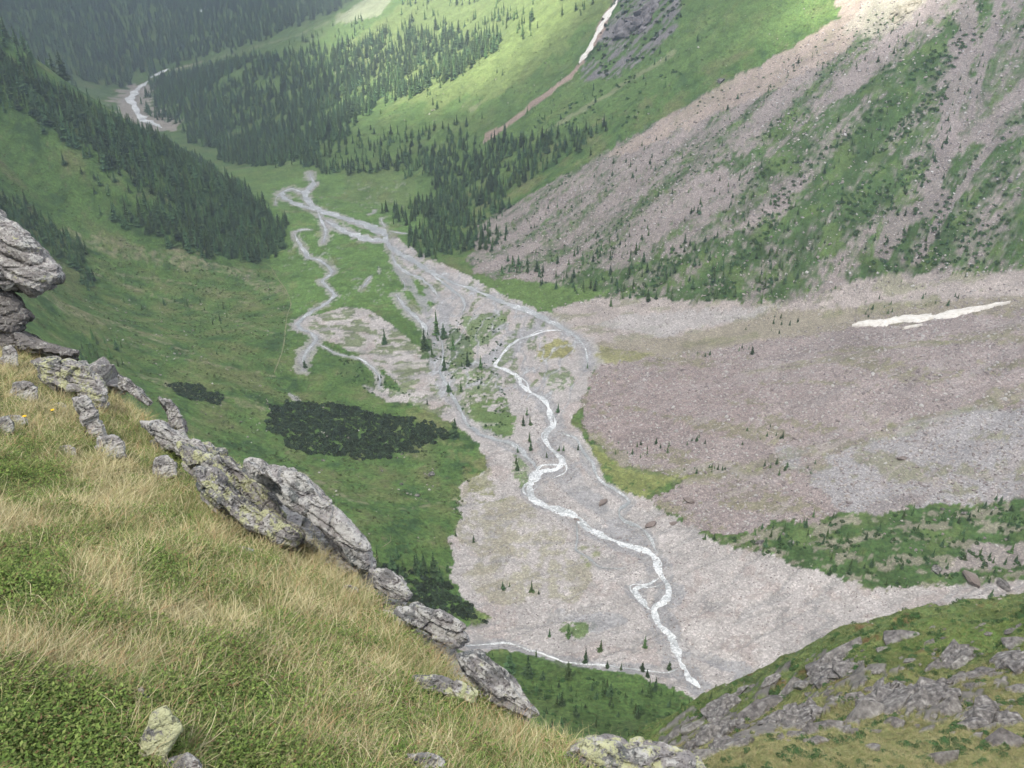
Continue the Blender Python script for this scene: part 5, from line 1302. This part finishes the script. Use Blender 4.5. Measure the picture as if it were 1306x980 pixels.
ridge_rock([(176, 878), (182, 876), (195, 900), (192, 912), (180, 898)], (188, 920), 0.6, 'small pointed splinter above the yellow-green lichened stone', M_LICHY, 18, nvox=22)
ridge_rock([(210, 968), (240, 958), (256, 972), (258, 1000), (210, 1000)], (235, 1000), 0.7, 'grey stone at the bottom edge beside the lichened stone', M_LICH, 19, nvox=30)
for k, (u, v, w_, h_, lab) in enumerate([(105, 738, 18, 14, 'small white stone in the middle of the grass at left'), (132, 748, 14, 8, 'low stone beside the small white stone'), (20, 536, 30, 14, 'pale stone buried in grass at the left edge'), (8, 545, 20, 28, 'grey stone at the left frame edge under the layered rock'),
                                          (30, 500, 40, 30, 'lichened stone in grass at far left below the thin slab'), (12, 455, 22, 30, 'pale upright stone at far left under the thin slab'), (140, 570, 42, 32, 'squared pale stone in grass below the narrow rock'), (85, 575, 24, 14, 'low pale stone left of the squared stone'), (210, 596, 34, 30, 'half buried stone below the pale slab'),
                                          (338, 684, 22, 16, 'white stone under the lower long slab'), (372, 688, 28, 16, 'pale block under the end of the long slab'), (304, 702, 42, 8, 'thin flat slab lying in the grass'), (372, 700, 24, 6, 'thin dark rimmed slab at the right of the flat slab'), (414, 716, 20, 8, 'small flat stone near the largest ridge rock'), (446, 752, 22, 12, 'pale stone in grass below the largest rock'),
                                          (76, 520, 20, 14, 'white chip under the overhang of the layered rock'), (320, 593, 18, 12, 'white stone on the crest behind the largest rock'), (540, 972, 60, 24, 'low rock emerging at the bottom edge in the grass'), (20, 690, 14, 8, 'tiny grey stone in green shrubs at left')]):
    ridge_rock([(u - w_ / 2, v + h_ * .3), (u - w_ * .35, v - h_ * .4), (u + w_ * .1, v - h_ * .5), (u + w_ * .45, v - h_ * .2), (u + w_ / 2, v + h_ * .4), (u, v + h_ * .6)], (u, v + h_ * .55), 0.7, lab, M_PALER if 'white' in lab or 'pale' in lab else M_LICH, 40 + k, nvox=24, rough_=0.8)

M_CRAG = simple('crag_gneiss', [(0.26, (0.035, 0.032, 0.032)), (0.42, (0.105, 0.097, 0.092)), (0.54, (0.20, 0.187, 0.178)), (0.70, (0.42, 0.405, 0.38))], 1.9, bump=0.3, detail=9)
for k, (pts, lab) in enumerate([
        ([(985, 862), (1010, 848), (1060, 842), (1092, 834), (1126, 832), (1118, 850), (1090, 862), (1040, 874), (1000, 882)], 'long grey crag just under the crest of the spur'),
        ([(900, 902), (930, 889), (962, 882), (1005, 872), (1040, 868), (1020, 890), (965, 910), (915, 916)], 'low dark crag near the left end of the spur crest'),
        ([(846, 944), (868, 916), (905, 903), (950, 908), (962, 930), (920, 946), (880, 960)], 'darkest crag at the left tip of the spur'),
        ([(958, 912), (1000, 896), (1050, 884), (1092, 870), (1122, 868), (1108, 892), (1060, 908), (1032, 928), (985, 930)], 'broad layered crag in the left middle of the spur'),
        ([(1036, 906), (1080, 888), (1125, 876), (1152, 872), (1192, 886), (1180, 906), (1130, 918), (1080, 932), (1044, 938)], 'largest slabby crag in the middle of the spur face'),
        ([(1120, 906), (1160, 882), (1200, 870), (1228, 886), (1212, 910), (1170, 926), (1128, 928)], 'tilted slabby crag right of the largest one'),
        ([(1188, 858), (1200, 838), (1226, 835), (1250, 845), (1268, 852), (1240, 862), (1205, 864)], 'small jagged crag in the turf right of the middle'),
        ([(1255, 858), (1280, 842), (1330, 836), (1330, 900), (1285, 898)], 'crag cut by the right frame edge'),
        ([(1212, 918), (1240, 902), (1300, 905), (1330, 912), (1330, 934), (1250, 938)], 'low broken crag at the lower right of the spur'),
        ([(862, 958), (900, 942), (955, 934), (990, 940), (960, 956), (900, 966)], 'dark low crag at the foot of the left tip')]):
    pm = np.array(pts, float); rr_ = np.random.default_rng(640 + k); items = []
    area = 0.5 * abs(np.dot(pm[:, 0], np.roll(pm[:, 1], 1)) - np.dot(pm[:, 1], np.roll(pm[:, 0], 1)))
    tries = 0
    while len(items) < max(16, int(area / 95)) and tries < 4000:
        tries += 1
        u = rr_.uniform(pm[:, 0].min(), pm[:, 0].max()); v = rr_.uniform(pm[:, 1].min(), pm[:, 1].max())
        if not pip(np.array([u]), np.array([v]), pm)[0]: continue
        x, y, z = cast(u, v)
        if np.hypot(x[0], y[0]) > 150: continue
        if k != 2 and fbm(x / 3.0, y / 3.0, 2, 350)[0] < -0.15: continue
        sz = 0.45 + 1.5 * rr_.random() ** 2.2
        if items and min(math.hypot(x[0] - q[0], y[0] - q[1]) / (sz + q[3]) for q in items) > 0.5: continue
        items.append((x[0], y[0], gsample(GZ, x, y)[0] + 0.10 * sz, sz, bed_rot(rr_)))
    block_pile('crag', items, M_CRAG, lab)
M_CLIFF = simple('cliff_gneiss', [(0.30, (0.05, 0.055, 0.045)), (0.45, (0.13, 0.12, 0.125)), (0.58, (0.22, 0.205, 0.21)), (0.72, (0.34, 0.32, 0.315))], 0.16, bump=1.5, detail=9)
M_CLIFF_P = simple('pale_cliff', [(0.30, (0.15, 0.16, 0.09)), (0.45, (0.33, 0.30, 0.23)), (0.7, (0.46, 0.43, 0.36))], 0.2, bump=1.5, detail=9)
for pts, m_, s0, s1, cnt_, lab in [([(792, 2), (775, 35), (752, 78), (745, 100), (788, 95), (845, 55), (866, 20), (868, 2)], M_CLIFF, 4.0, 13.0, 70, 'dark rock face right of the snow gully at top centre'), ([(1078, 42), (1095, 15), (1120, 2), (1175, 2), (1150, 25), (1112, 45)], M_CLIFF_P, 2.5, 7.0, 40, 'pale sunlit rock face at the top of the scree')]:
    pm = np.array(pts, float); rr_ = np.random.default_rng(int(pm[0, 0])); items = []
    for q in range(1500):
        u = rr_.uniform(pm[:, 0].min(), pm[:, 0].max()); v = rr_.uniform(pm[:, 1].min(), pm[:, 1].max())
        if len(items) >= cnt_ or not pip(np.array([u]), np.array([v]), pm)[0]: continue
        x, y, z = cast(u, v); sz = s0 + (s1 - s0) * rr_.random() ** 2
        if items and min(math.hypot(x[0] - p_[0], y[0] - p_[1]) / (sz + p_[3]) for p_ in items) > 0.42: continue
        items.append((x[0], y[0], gsample(GZ, x, y)[0] - 0.05 * sz, sz, bed_rot(rr_, 0.6, 0.5, 0.35)))
    block_pile('cliff', items, m_, lab, 'cliff')
# bedrock ledge that carries the rocks of the near ridge
for k, (ua, va, ub, vb, lab) in enumerate([(60, 462, 140, 500, 'jagged ledge under the layered rock at the ridge crest'), (180, 545, 262, 590, 'jagged ledge left of the long slabs'), (260, 596, 372, 690, 'jagged ledge between the long slabs and the largest rock'), (385, 668, 470, 735, 'jagged ledge along the turf under the largest rock'),
                                           (475, 742, 530, 790, 'broken ledge between the largest rock and the flat rock'), (535, 800, 600, 850, 'broken ledge below the flat lichened rock'), (600, 850, 690, 922, 'broken ledge beside the dark edged rock')]):
    rr_ = np.random.default_rng(820 + k); items = []
    for q in range(150):
        t_ = rr_.random(); u = ua + (ub - ua) * t_ + rr_.normal(0, 7); v = va + (vb - va) * t_ + rr_.normal(0, 7)
        x, y, d_ = plane_hit(np.array([u]), np.array([v]))
        sz = (0.08 + 0.26 * rr_.random() ** 1.8) * float(d_[0]) / 9
        if items and min(math.hypot(x[0] - p_[0], y[0] - p_[1]) / (sz + p_[3]) for p_ in items) > 0.42: continue
        items.append((x[0], y[0], float(fsample(fZ, x, y)[0]) + 0.45 * sz, sz, bed_rot(rr_, 0.1, -0.5, 0.3)))
    block_pile('rock_outcrop', items, (M_LICH, M_LICHY, M_PALER)[k % 3], lab)

# ------------------------------------------------------------------ grass and low shrubs
def attr_leaf(name, trans=0.25):
    m, n, l, b = mat(name)
    at = N(n, 'ShaderNodeAttribute', attribute_name='tint'); oi = N(n, 'ShaderNodeObjectInfo')
    k = mathn(n, l, 'MULTIPLY_ADD', oi.outputs['Random'], 0.5); n[-1].inputs[2].default_value = 0.75
    h = N(n, 'ShaderNodeHueSaturation'); l.new(at.outputs['Color'], h.inputs['Color']); l.new(k, h.inputs['Value'])
    l.new(h.outputs[0], b.inputs['Base Color']); b.inputs['Roughness'].default_value = 0.7; b.inputs['Specular IOR Level'].default_value = 0.15
    return m
M_BLADE = attr_leaf('grass_blade'); M_LEAF = attr_leaf('shrub_leaf')
def tuft(seed, dry, n=34, hmin=.10, hmax=.26, spread=.07):
    r_ = random.Random(seed); V, Fc, T = [], [], []
    comb = r_.uniform(0, 6.28)
    for i in range(n):
        a = r_.uniform(0, 6.28); rr = spread * math.sqrt(r_.random()); bx, by = rr * math.cos(a), rr * math.sin(a)
        h = r_.uniform(hmin, hmax); ln = a + r_.uniform(-1.5, 1.5); bend = h * r_.uniform(.3, 1.5); w_ = r_.uniform(.0016, .003)
        isd = r_.random() < dry; crl = r_.uniform(-.9, .9)
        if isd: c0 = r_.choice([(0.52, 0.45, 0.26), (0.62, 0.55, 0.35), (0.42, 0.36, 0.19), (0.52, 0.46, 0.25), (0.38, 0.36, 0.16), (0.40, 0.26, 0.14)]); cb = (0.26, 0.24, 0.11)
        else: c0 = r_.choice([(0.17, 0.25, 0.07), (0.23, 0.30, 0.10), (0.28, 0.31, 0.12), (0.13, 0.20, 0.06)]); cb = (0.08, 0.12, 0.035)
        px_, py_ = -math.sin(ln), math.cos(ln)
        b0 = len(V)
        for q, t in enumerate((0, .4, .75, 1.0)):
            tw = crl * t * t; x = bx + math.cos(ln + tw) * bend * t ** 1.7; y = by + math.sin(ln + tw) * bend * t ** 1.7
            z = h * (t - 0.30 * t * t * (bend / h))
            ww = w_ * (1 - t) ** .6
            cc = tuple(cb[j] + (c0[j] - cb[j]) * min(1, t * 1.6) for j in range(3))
            if t < 1: V += [(x + px_ * ww, y + py_ * ww, z), (x - px_ * ww, y - py_ * ww, z)]; T += [cc, cc]
            else: V.append((x, y, z)); T.append(cc)
        Fc += [(b0, b0 + 1, b0 + 3, b0 + 2), (b0 + 2, b0 + 3, b0 + 5, b0 + 4), (b0 + 4, b0 + 5, b0 + 6)]
    return V, Fc, T
def leafy(seed, n=130):
    r_ = random.Random(seed); V, Fc, T = [], [], []
    red = r_.random() < 0.25
    for i in range(n):
        a = r_.uniform(0, 6.28); rr = .11 * math.sqrt(r_.random()); z = r_.uniform(.015, .085) * (1 - rr * 3)
        p = Vector((rr * math.cos(a), rr * math.sin(a), z)); an = r_.uniform(0, 6.28)
        d1 = Vector((math.cos(an), math.sin(an), r_.uniform(-.1, .8))).normalized(); d2 = d1.cross(Vector((r_.uniform(-.4, .4), r_.uniform(-.4, .4), 1))).normalized()
        L = r_.uniform(.006, .0105); W = L * .48
        c0 = r_.choice([(0.105, 0.165, 0.035), (0.15, 0.215, 0.05), (0.07, 0.115, 0.028), (0.19, 0.245, 0.07), (0.13, 0.15, 0.05)])
        if r_.random() < (0.10 if red else 0.03): c0 = (0.17, 0.12, 0.06)
        b0 = len(V); V += [tuple(p), tuple(p + d1 * L + d2 * W), tuple(p + d1 * 2 * L), tuple(p + d1 * L - d2 * W)]; T += [c0] * 4
        Fc.append((b0, b0 + 1, b0 + 2, b0 + 3))
    return V, Fc, T
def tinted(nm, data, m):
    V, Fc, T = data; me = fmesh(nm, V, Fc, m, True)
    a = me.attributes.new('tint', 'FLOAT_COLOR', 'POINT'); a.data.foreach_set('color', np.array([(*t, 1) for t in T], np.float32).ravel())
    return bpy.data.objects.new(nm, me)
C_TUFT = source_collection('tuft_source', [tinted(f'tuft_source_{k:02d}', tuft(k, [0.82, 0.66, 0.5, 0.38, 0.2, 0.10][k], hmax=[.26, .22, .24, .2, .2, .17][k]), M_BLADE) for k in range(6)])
C_LEAFY = source_collection('leafy_source', [tinted(f'leafy_source_{k:02d}', leafy(k), M_LEAF) for k in range(5)])
r_ = np.random.default_rng(55)
PUSH = 1.0
def near_points(n_, vmin=390):
    u = r_.uniform(-150, 960, n_); v = r_.uniform(vmin, 1080, n_)
    x, y, t = plane_hit(u, v)
    ok = (t > 1.5) & (t < 30)
    x, y, u, v, t = x[ok], y[ok], u[ok], v[ok], t[ok]
    ok = fsample(sd, x, y) < 0.25
    return x[ok], y[ok], u[ok], v[ok], t[ok]
GREENP = [[(-60, 735), (50, 715), (110, 745), (95, 800), (0, 812), (-60, 812)], [(-60, 880), (60, 872), (140, 905), (180, 1090), (-60, 1090)], [(225, 890), (330, 872), (430, 905), (440, 1090), (240, 1090)], [(-60, 585), (60, 580), (90, 630), (40, 655), (-60, 650)],
          [(430, 905), (520, 900), (570, 945), (520, 975), (440, 960)], [(170, 735), (240, 760), (220, 800), (170, 790)], [(180, 545), (260, 585), (250, 620), (195, 590)], [(360, 640), (400, 668), (420, 710), (390, 690)]]
def green_amount(u, v, x, y):
    g = np.zeros(len(u))
    for p in GREENP: g = np.maximum(g, pip(u + 45 * fbm(u / 50, v / 50, 3, 71), v + 45 * fbm(u / 50, v / 50, 3, 72), np.array(p, float)).astype(float))
    return g
x, y, u, v, t = near_points(40000)
ga = green_amount(u, v, x, y)
gn = fbm(x / 0.9, y / 0.9, 3, 310) + 0.6 * ga + 0.05 * sstep(700, 980, v)
keepm = r_.random(len(x)) > 0.15 * ga
x, y, u, v, t, gn = x[keepm], y[keepm], u[keepm], v[keepm], t[keepm], gn[keepm]
ti = np.clip(np.floor(1.7 + gn * 5.0 + r_.normal(0, 1.0, len(x))), 0, 5).astype(int)
s_ = r_.uniform(0.42, 0.86, len(x)) * np.clip(0.75 + t / 22, 0.8, 1.35) * (1 - 0.3 * (ti > 3))
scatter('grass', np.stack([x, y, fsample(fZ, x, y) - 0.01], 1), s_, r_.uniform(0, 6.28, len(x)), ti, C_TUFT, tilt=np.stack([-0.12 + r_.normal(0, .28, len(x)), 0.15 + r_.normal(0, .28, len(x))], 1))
x, y, u, v, t = near_points(30000, 520)
ga = green_amount(u, v, x, y); m = r_.random(len(x)) < np.maximum(0.42 * ga * sstep(-0.3, 0.2, fbm(x / 0.4, y / 0.4, 3, 313)), 0.6 * sstep(0.0, 0.5, fbm(x / 0.8, y / 0.8, 3, 312) + 0.2))
x, y, t = x[m], y[m], t[m]
scatter('shrub_leaves', np.stack([x, y, fsample(fZ, x, y)], 1), r_.uniform(0.8, 1.4, len(x)), r_.uniform(0, 6.28, len(x)), r_.integers(0, 5, len(x)), C_LEAFY)

uu = r_.uniform(820, 1340, 26000); vv = r_.uniform(750, 990, 26000)
x, y, z = cast(uu, vv); m = (np.hypot(x, y) < 140) & (x > 8) & (gsample(KROCK.astype(float), x, y) < 0.4)
x, y = x[m], y[m]; k = len(x); nz_ = fbm(x / 3, y / 3, 3, 330)
scatter('spur_turf', np.stack([x, y, gsample(GZ, x, y) - 0.02], 1), r_.uniform(0.9, 2.0, k), r_.uniform(0, 6.28, k), np.clip(np.floor(4.2 - 2.0 * (np.hypot(x, y) < 84) + r_.normal(0, .9, k) - 2 * nz_), 0, 5).astype(int), C_TUFT)
m = r_.random(k) < 0.35 * sstep(0.0, 0.4, nz_)
x, y = x[m], y[m]; k = len(x)
scatter('spur_shrubs', np.stack([x, y, gsample(GZ, x, y)], 1), r_.uniform(0.15, 0.45, k), r_.uniform(0, 6.28, k), r_.integers(0, 4, k), C_BUSH)

# two yellow flowers in the grass
M_PETAL = simple('yellow_petal', [(0.3, (0.75, 0.42, 0.02)), (0.7, (0.85, 0.55, 0.04))], 20)
M_STEM = simple('flower_stem', [(0.3, (0.12, 0.18, 0.05)), (0.7, (0.16, 0.22, 0.07))], 20)
for (u, v, lab) in ((40, 560, 'left one of two yellow flowers in the straw grass'), (75, 551, 'right one of two yellow flowers in the straw grass')):
    fx, fy, t = plane_hit(np.array([u]), np.array([v])); gz = float(fsample(fZ, fx, fy)[0])
    root = empty('flower', (float(fx[0]), float(fy[0]), gz))
    V = [(math.cos(k * 1.571) * .004, math.sin(k * 1.571) * .004, z) for z in (0, .26) for k in range(4)]
    o = bpy.data.objects.new('stem', fmesh('stem', V, [(k, (k + 1) % 4, 4 + (k + 1) % 4, 4 + k) for k in range(4)], M_STEM)); o.parent = root; col.objects.link(o)
    V, Fc = [], []
    for k in range(16):
        a = k * 0.3927; b0 = len(V); L = .024
        V += [(0, 0, .26), (math.cos(a - .2) * L * .7, math.sin(a - .2) * L * .7, .272), (math.cos(a) * L, math.sin(a) * L, .268), (math.cos(a + .2) * L * .7, math.sin(a + .2) * L * .7, .272)]; Fc.append((b0, b0 + 1, b0 + 2, b0 + 3))
    o = bpy.data.objects.new('flower_head', fmesh('flower_head', V, Fc, M_PETAL)); o.parent = root; col.objects.link(o)
    tag(root, lab, 'flower', 'yellow flowers in the near grass')

# ------------------------------------------------------------------ broken cloud above the valley (open where the far slopes lie in sun)
CLOUD_Z = 1150.0
cgx, cgy = np.meshgrid(np.linspace(-5200, 5200, 200), np.linspace(-4200, 6200, 200))
cover = sstep(-0.62, -0.40, fbm(cgx / 900, cgy / 900, 4, 400))
for (u, v, rx) in ((600, 60, 190), (525, 10, 170), (1125, -8, 66), (670, 0, 130)):
    x, y, z = cast(u, v); k_ = (CLOUD_Z - z[0]) / sdir.z
    d_ = np.hypot(cgx - (x[0] + sdir.x * k_), cgy - (y[0] + sdir.y * k_)) + 60 * fbm(cgx / 150, cgy / 150, 2, 401)
    cover = np.minimum(cover, sstep(rx * 0.85, rx * 1.35, d_))
cz_ = CLOUD_Z + 90 * fbm(cgx / 400, cgy / 400, 4, 402)
ci_ = np.arange(cgx.size).reshape(cgx.shape)
M_CLOUD = bpy.data.materials.new('cloud_veil'); M_CLOUD.use_nodes = True
n = M_CLOUD.node_tree.nodes; l = M_CLOUD.node_tree.links; n.remove(n['Principled BSDF'])
at_ = N(n, 'ShaderNodeAttribute', attribute_name='cover'); tr = N(n, 'ShaderNodeBsdfTransparent'); tl = N(n, 'ShaderNodeBsdfTranslucent'); tl.inputs[0].default_value = (0.31, 0.32, 0.33, 1)
mx = N(n, 'ShaderNodeMixShader'); l.new(mathn(n, l, 'MULTIPLY', at_.outputs['Fac'], 0.80), mx.inputs[0]); l.new(tr.outputs[0], mx.inputs[1]); l.new(tl.outputs[0], mx.inputs[2]); l.new(mx.outputs[0], n['Material Output'].inputs['Surface'])
cl = mesh_np('cloud', np.stack([cgx, cgy, cz_], -1).reshape(-1, 3), np.stack([ci_[:-1, :-1], ci_[:-1, 1:], ci_[1:, 1:], ci_[1:, :-1]], -1).reshape(-1, 4), M_CLOUD)
a = cl.data.attributes.new('cover', 'FLOAT', 'POINT'); a.data.foreach_set('value', cover.astype(np.float32).ravel())
tag(cl, kind='stuff')

# ------------------------------------------------------------------ haze: the air of the valley
HAZE_DENSITY = 0.0004
bm = bmesh.new(); bmesh.ops.create_cube(bm, size=1.0)
me = bpy.data.meshes.new('haze'); bm.to_mesh(me); bm.free()
hz = bpy.data.objects.new('haze', me)
zlo = float(GZ.min()) - 1.0; zhi = float(max(GZ.max(), CZ)) + 40
hz.location = (0, 1650, (zlo + zhi) / 2); hz.scale = (5200, 3600, zhi - zlo)
col.objects.link(hz); tag(hz, kind='stuff')
hm = bpy.data.materials.new('haze_air'); hm.use_nodes = True
n = hm.node_tree.nodes; n.remove(n['Principled BSDF'])
pvn = n.new('ShaderNodeVolumePrincipled'); pvn.inputs['Color'].default_value = (0.70, 0.85, 1.0, 1); pvn.inputs['Density'].default_value = HAZE_DENSITY; pvn.inputs['Anisotropy'].default_value = 0.2
hm.node_tree.links.new(pvn.outputs[0], n['Material Output'].inputs['Volume'])
me.materials.append(hm)
